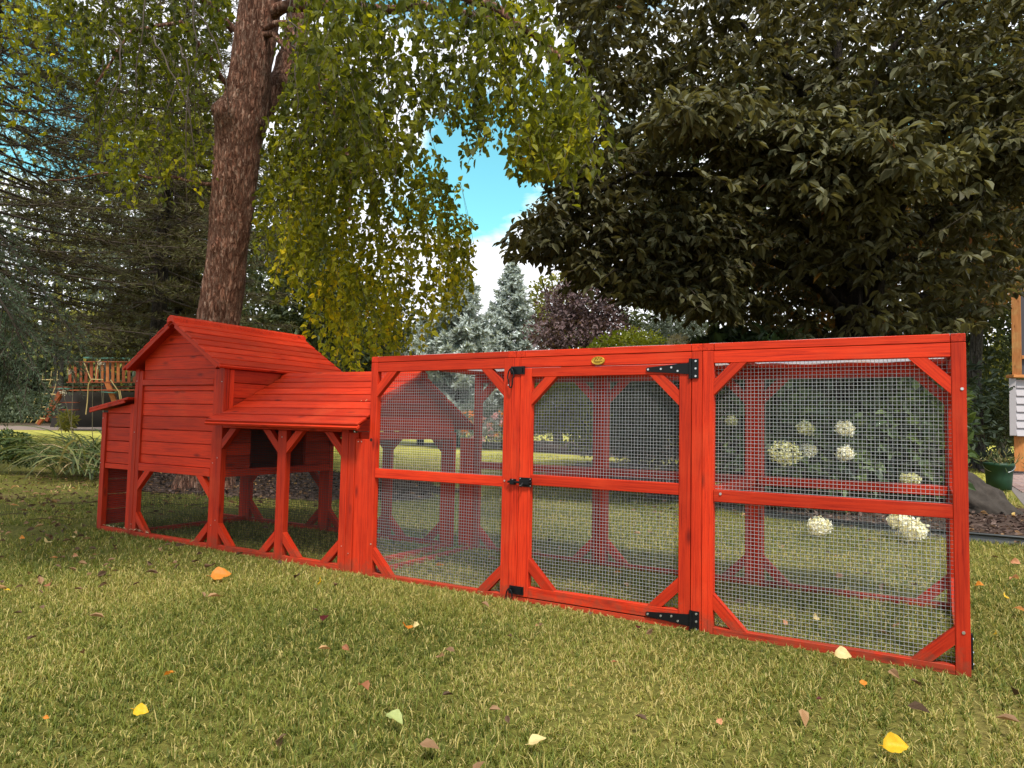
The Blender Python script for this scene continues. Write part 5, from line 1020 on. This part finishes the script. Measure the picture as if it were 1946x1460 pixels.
FL = [(268, 1350, 34, 'yellow', 'bright yellow-orange leaf upright in the grass at lower left'), (320, 1281, 22, 'orange', 'small orange-yellow leaf above the bright yellow one at lower left'),
 (88, 1364, 12, 'orange', 'tiny red-orange leaf near the lower left edge'), (692, 1304, 34, 'brown', 'curled rusty brown leaf in the middle of the left lawn'), (750, 1366, 46, 'green', 'large pale green leaf at the bottom centre'),
 (772, 1192, 32, 'orange', 'orange leaf with cream tip on the lawn below the first panel'), (790, 1187, 16, 'cream', 'small cream leaf touching the orange leaf below the first panel'), (617, 1173, 30, 'maroon', 'dark maroon leaf on the lawn below the filler board'), (657, 1232, 18, 'brown', 'small reddish leaf under the maroon one'),
 (1021, 1408, 42, 'cream', 'pale cream leaf upright at the bottom centre right'), (1703, 1417, 56, 'yellow', 'vivid yellow folded leaf at the bottom right'), (1816, 1386, 18, 'cream', 'small pale yellow leaf near the bottom right corner'),
 (1604, 1243, 38, 'cream', 'big buff leaf leaning on the bottom rail of the right panel'), (1640, 1298, 20, 'orange', 'orange leaf on the grass below the buff leaf'), (1258, 1313, 24, 'cream', 'pale yellow leaf on the lawn under the door hinge'), (1368, 1372, 18, 'salmon', 'salmon coloured leaf low in the lawn centre right'),
 (1861, 1111, 18, 'orange', 'orange leaf just right of the run corner'), (1926, 1098, 22, 'salmon', 'salmon leaf near the right edge above the others'), (1911, 1132, 20, 'yellow', 'narrow yellow leaf right of the run corner'), (1938, 1158, 26, 'salmon', 'peach leaf cut by the right edge'), (1892, 1203, 16, 'yellow', 'upright yellow leaf right of the corner post'), (1930, 1068, 20, 'salmon', 'faint salmon leaf beside the edging strip'),
 (420, 1092, 44, 'orange', 'long curled orange leaf on the lawn in front of the coop'), (610, 1105, 22, 'yellow', 'yellow leaf by the foot of the filler board'), (90, 1029, 22, 'cream', 'cream leaf on the bare patch at the left'), (138, 1021, 14, 'cream', 'small cream leaf left of the nest box'), (42, 1022, 12, 'orange', 'small orange leaf near the left edge on the bare patch'), (15, 1121, 12, 'yellow', 'tiny yellow leaf at the left edge below the bare patch'),
 (26, 960, 16, 'salmon', 'pinkish leaf by a twig on the left bare patch'), (1172, 1088, 18, 'orange', 'yellow-orange leaf inside the run behind the door'), (835, 1075, 20, 'orange', 'orange leaf inside the run behind the first panel'), (1168, 1258, 14, 'brown', 'small brown leaf on the lawn under the door'), (1086, 1303, 18, 'cream', 'faint pale leaf on the lawn under the door'), (1557, 1328, 14, 'maroon', 'tiny dark leaf below the right panel'), (1212, 1192, 16, 'maroon', 'black-brown leaf scrap at the foot of the door'),
 (1490, 1181, 20, 'salmon', 'salmon leaf inside the run near the middle back post'), (1550, 1172, 20, 'cream', 'pale leaf inside the right bay of the run'), (1705, 1188, 18, 'salmon', 'peach leaf inside the right bay near the corner'), (1597, 1094, 20, 'salmon', 'leaf behind the run in the right bay'), (95, 1110, 24, 'brown', 'brown leaf by the dark hollow at the left edge'), (104, 1060, 14, 'salmon', 'salmon leaf among litter on the bare patch'), (143, 1056, 12, 'salmon', 'small salmon leaf left of the coop corner')]
for i, (x, y, w, c, l) in enumerate(FL): fallen(x, y, w*.84, c, l, 900+i, .042 if y > 1150 else .034)
mb = MB(); g = np.random.default_rng(31); P = []
for i in range(2600):
    if i < 1700: p = np.array([g.uniform(-8.5, -3.0), g.uniform(-1.7, 4.0), .02+.02*g.random()])
    elif i < 2200: p = np.array([g.uniform(-1.5, 2.4), g.uniform(3.3, 6), .02+.02*g.random()])
    else: p = np.array([g.uniform(-5, 3), g.uniform(-1.5, 6), .03+.02*g.random()])
    if i < 1700 and p[0] > -4.7 and p[1] > -.1: p[0] -= 2.5
    P.append(p)
P = np.array(P); Nn = g.normal(size=P.shape)*.45+[0, 0, 1]; D = g.normal(size=P.shape)*[1, 1, .3]
LIT = leafmat('litter_leaves', [(0, (.05, .03, .02)), (.4, (.14, .08, .045)), (.7, (.30, .17, .09)), (.9, (.46, .26, .12)), (1, (.6, .42, .15))], .2, .7, .2)
mb.leaves(P, D, Nn, .02+.035*g.random(len(P)), .55, .3, g.beta(1.6, 2.2, len(P)))
for i in range(260): a_ = g.random()*6.3; p = np.array([g.uniform(-9, -4.4), g.uniform(-2, 3), .02]); q = p+np.array([math.cos(a_), math.sin(a_), .1*g.random()])*(.06+.2*g.random()); mb.tube([p, (p+q)/2+[0, 0, .01], q], .002, 4, rnd=.25)
tag(mb.build('leaf_litter', LIT), 'dry brown leaves and twigs littering the bare ground under the birch', 'litter', kind='stuff')
# bark chips on the beds
mb = MB(); c = 0; PQ = []
while c < 9000:
    x, y = g.uniform(-9.8, 2.6, 20000), g.uniform(.5, 9.5, 20000); k = inbeds(x, y) & ((y < 5.2) | (g.random(20000) < .3)); PQ.append(np.stack([x[k], y[k], 0*x[k]+.008+.015*g.random(k.sum())], 1)); c += k.sum()
P = np.concatenate(PQ)[:9000]; MCH = leafmat('bark_chips', [(0, (.02, .012, .010)), (.5, (.07, .042, .034)), (1, (.19, .13, .11))], 0, .9, .1)
mb.leaves(P, g.normal(size=P.shape)*[1, 1, .4], g.normal(size=P.shape)*.6+[0, 0, 1], .03+.04*g.random(len(P)), .45, .1); tag(mb.build('bark_chips', MCH), 'dark bark chips covering the planting beds', 'mulch', kind='stuff')
print('polys', sum(len(o.data.polygons) for o in COL.objects if o.type == 'MESH'), 'objs', len(COL.objects))
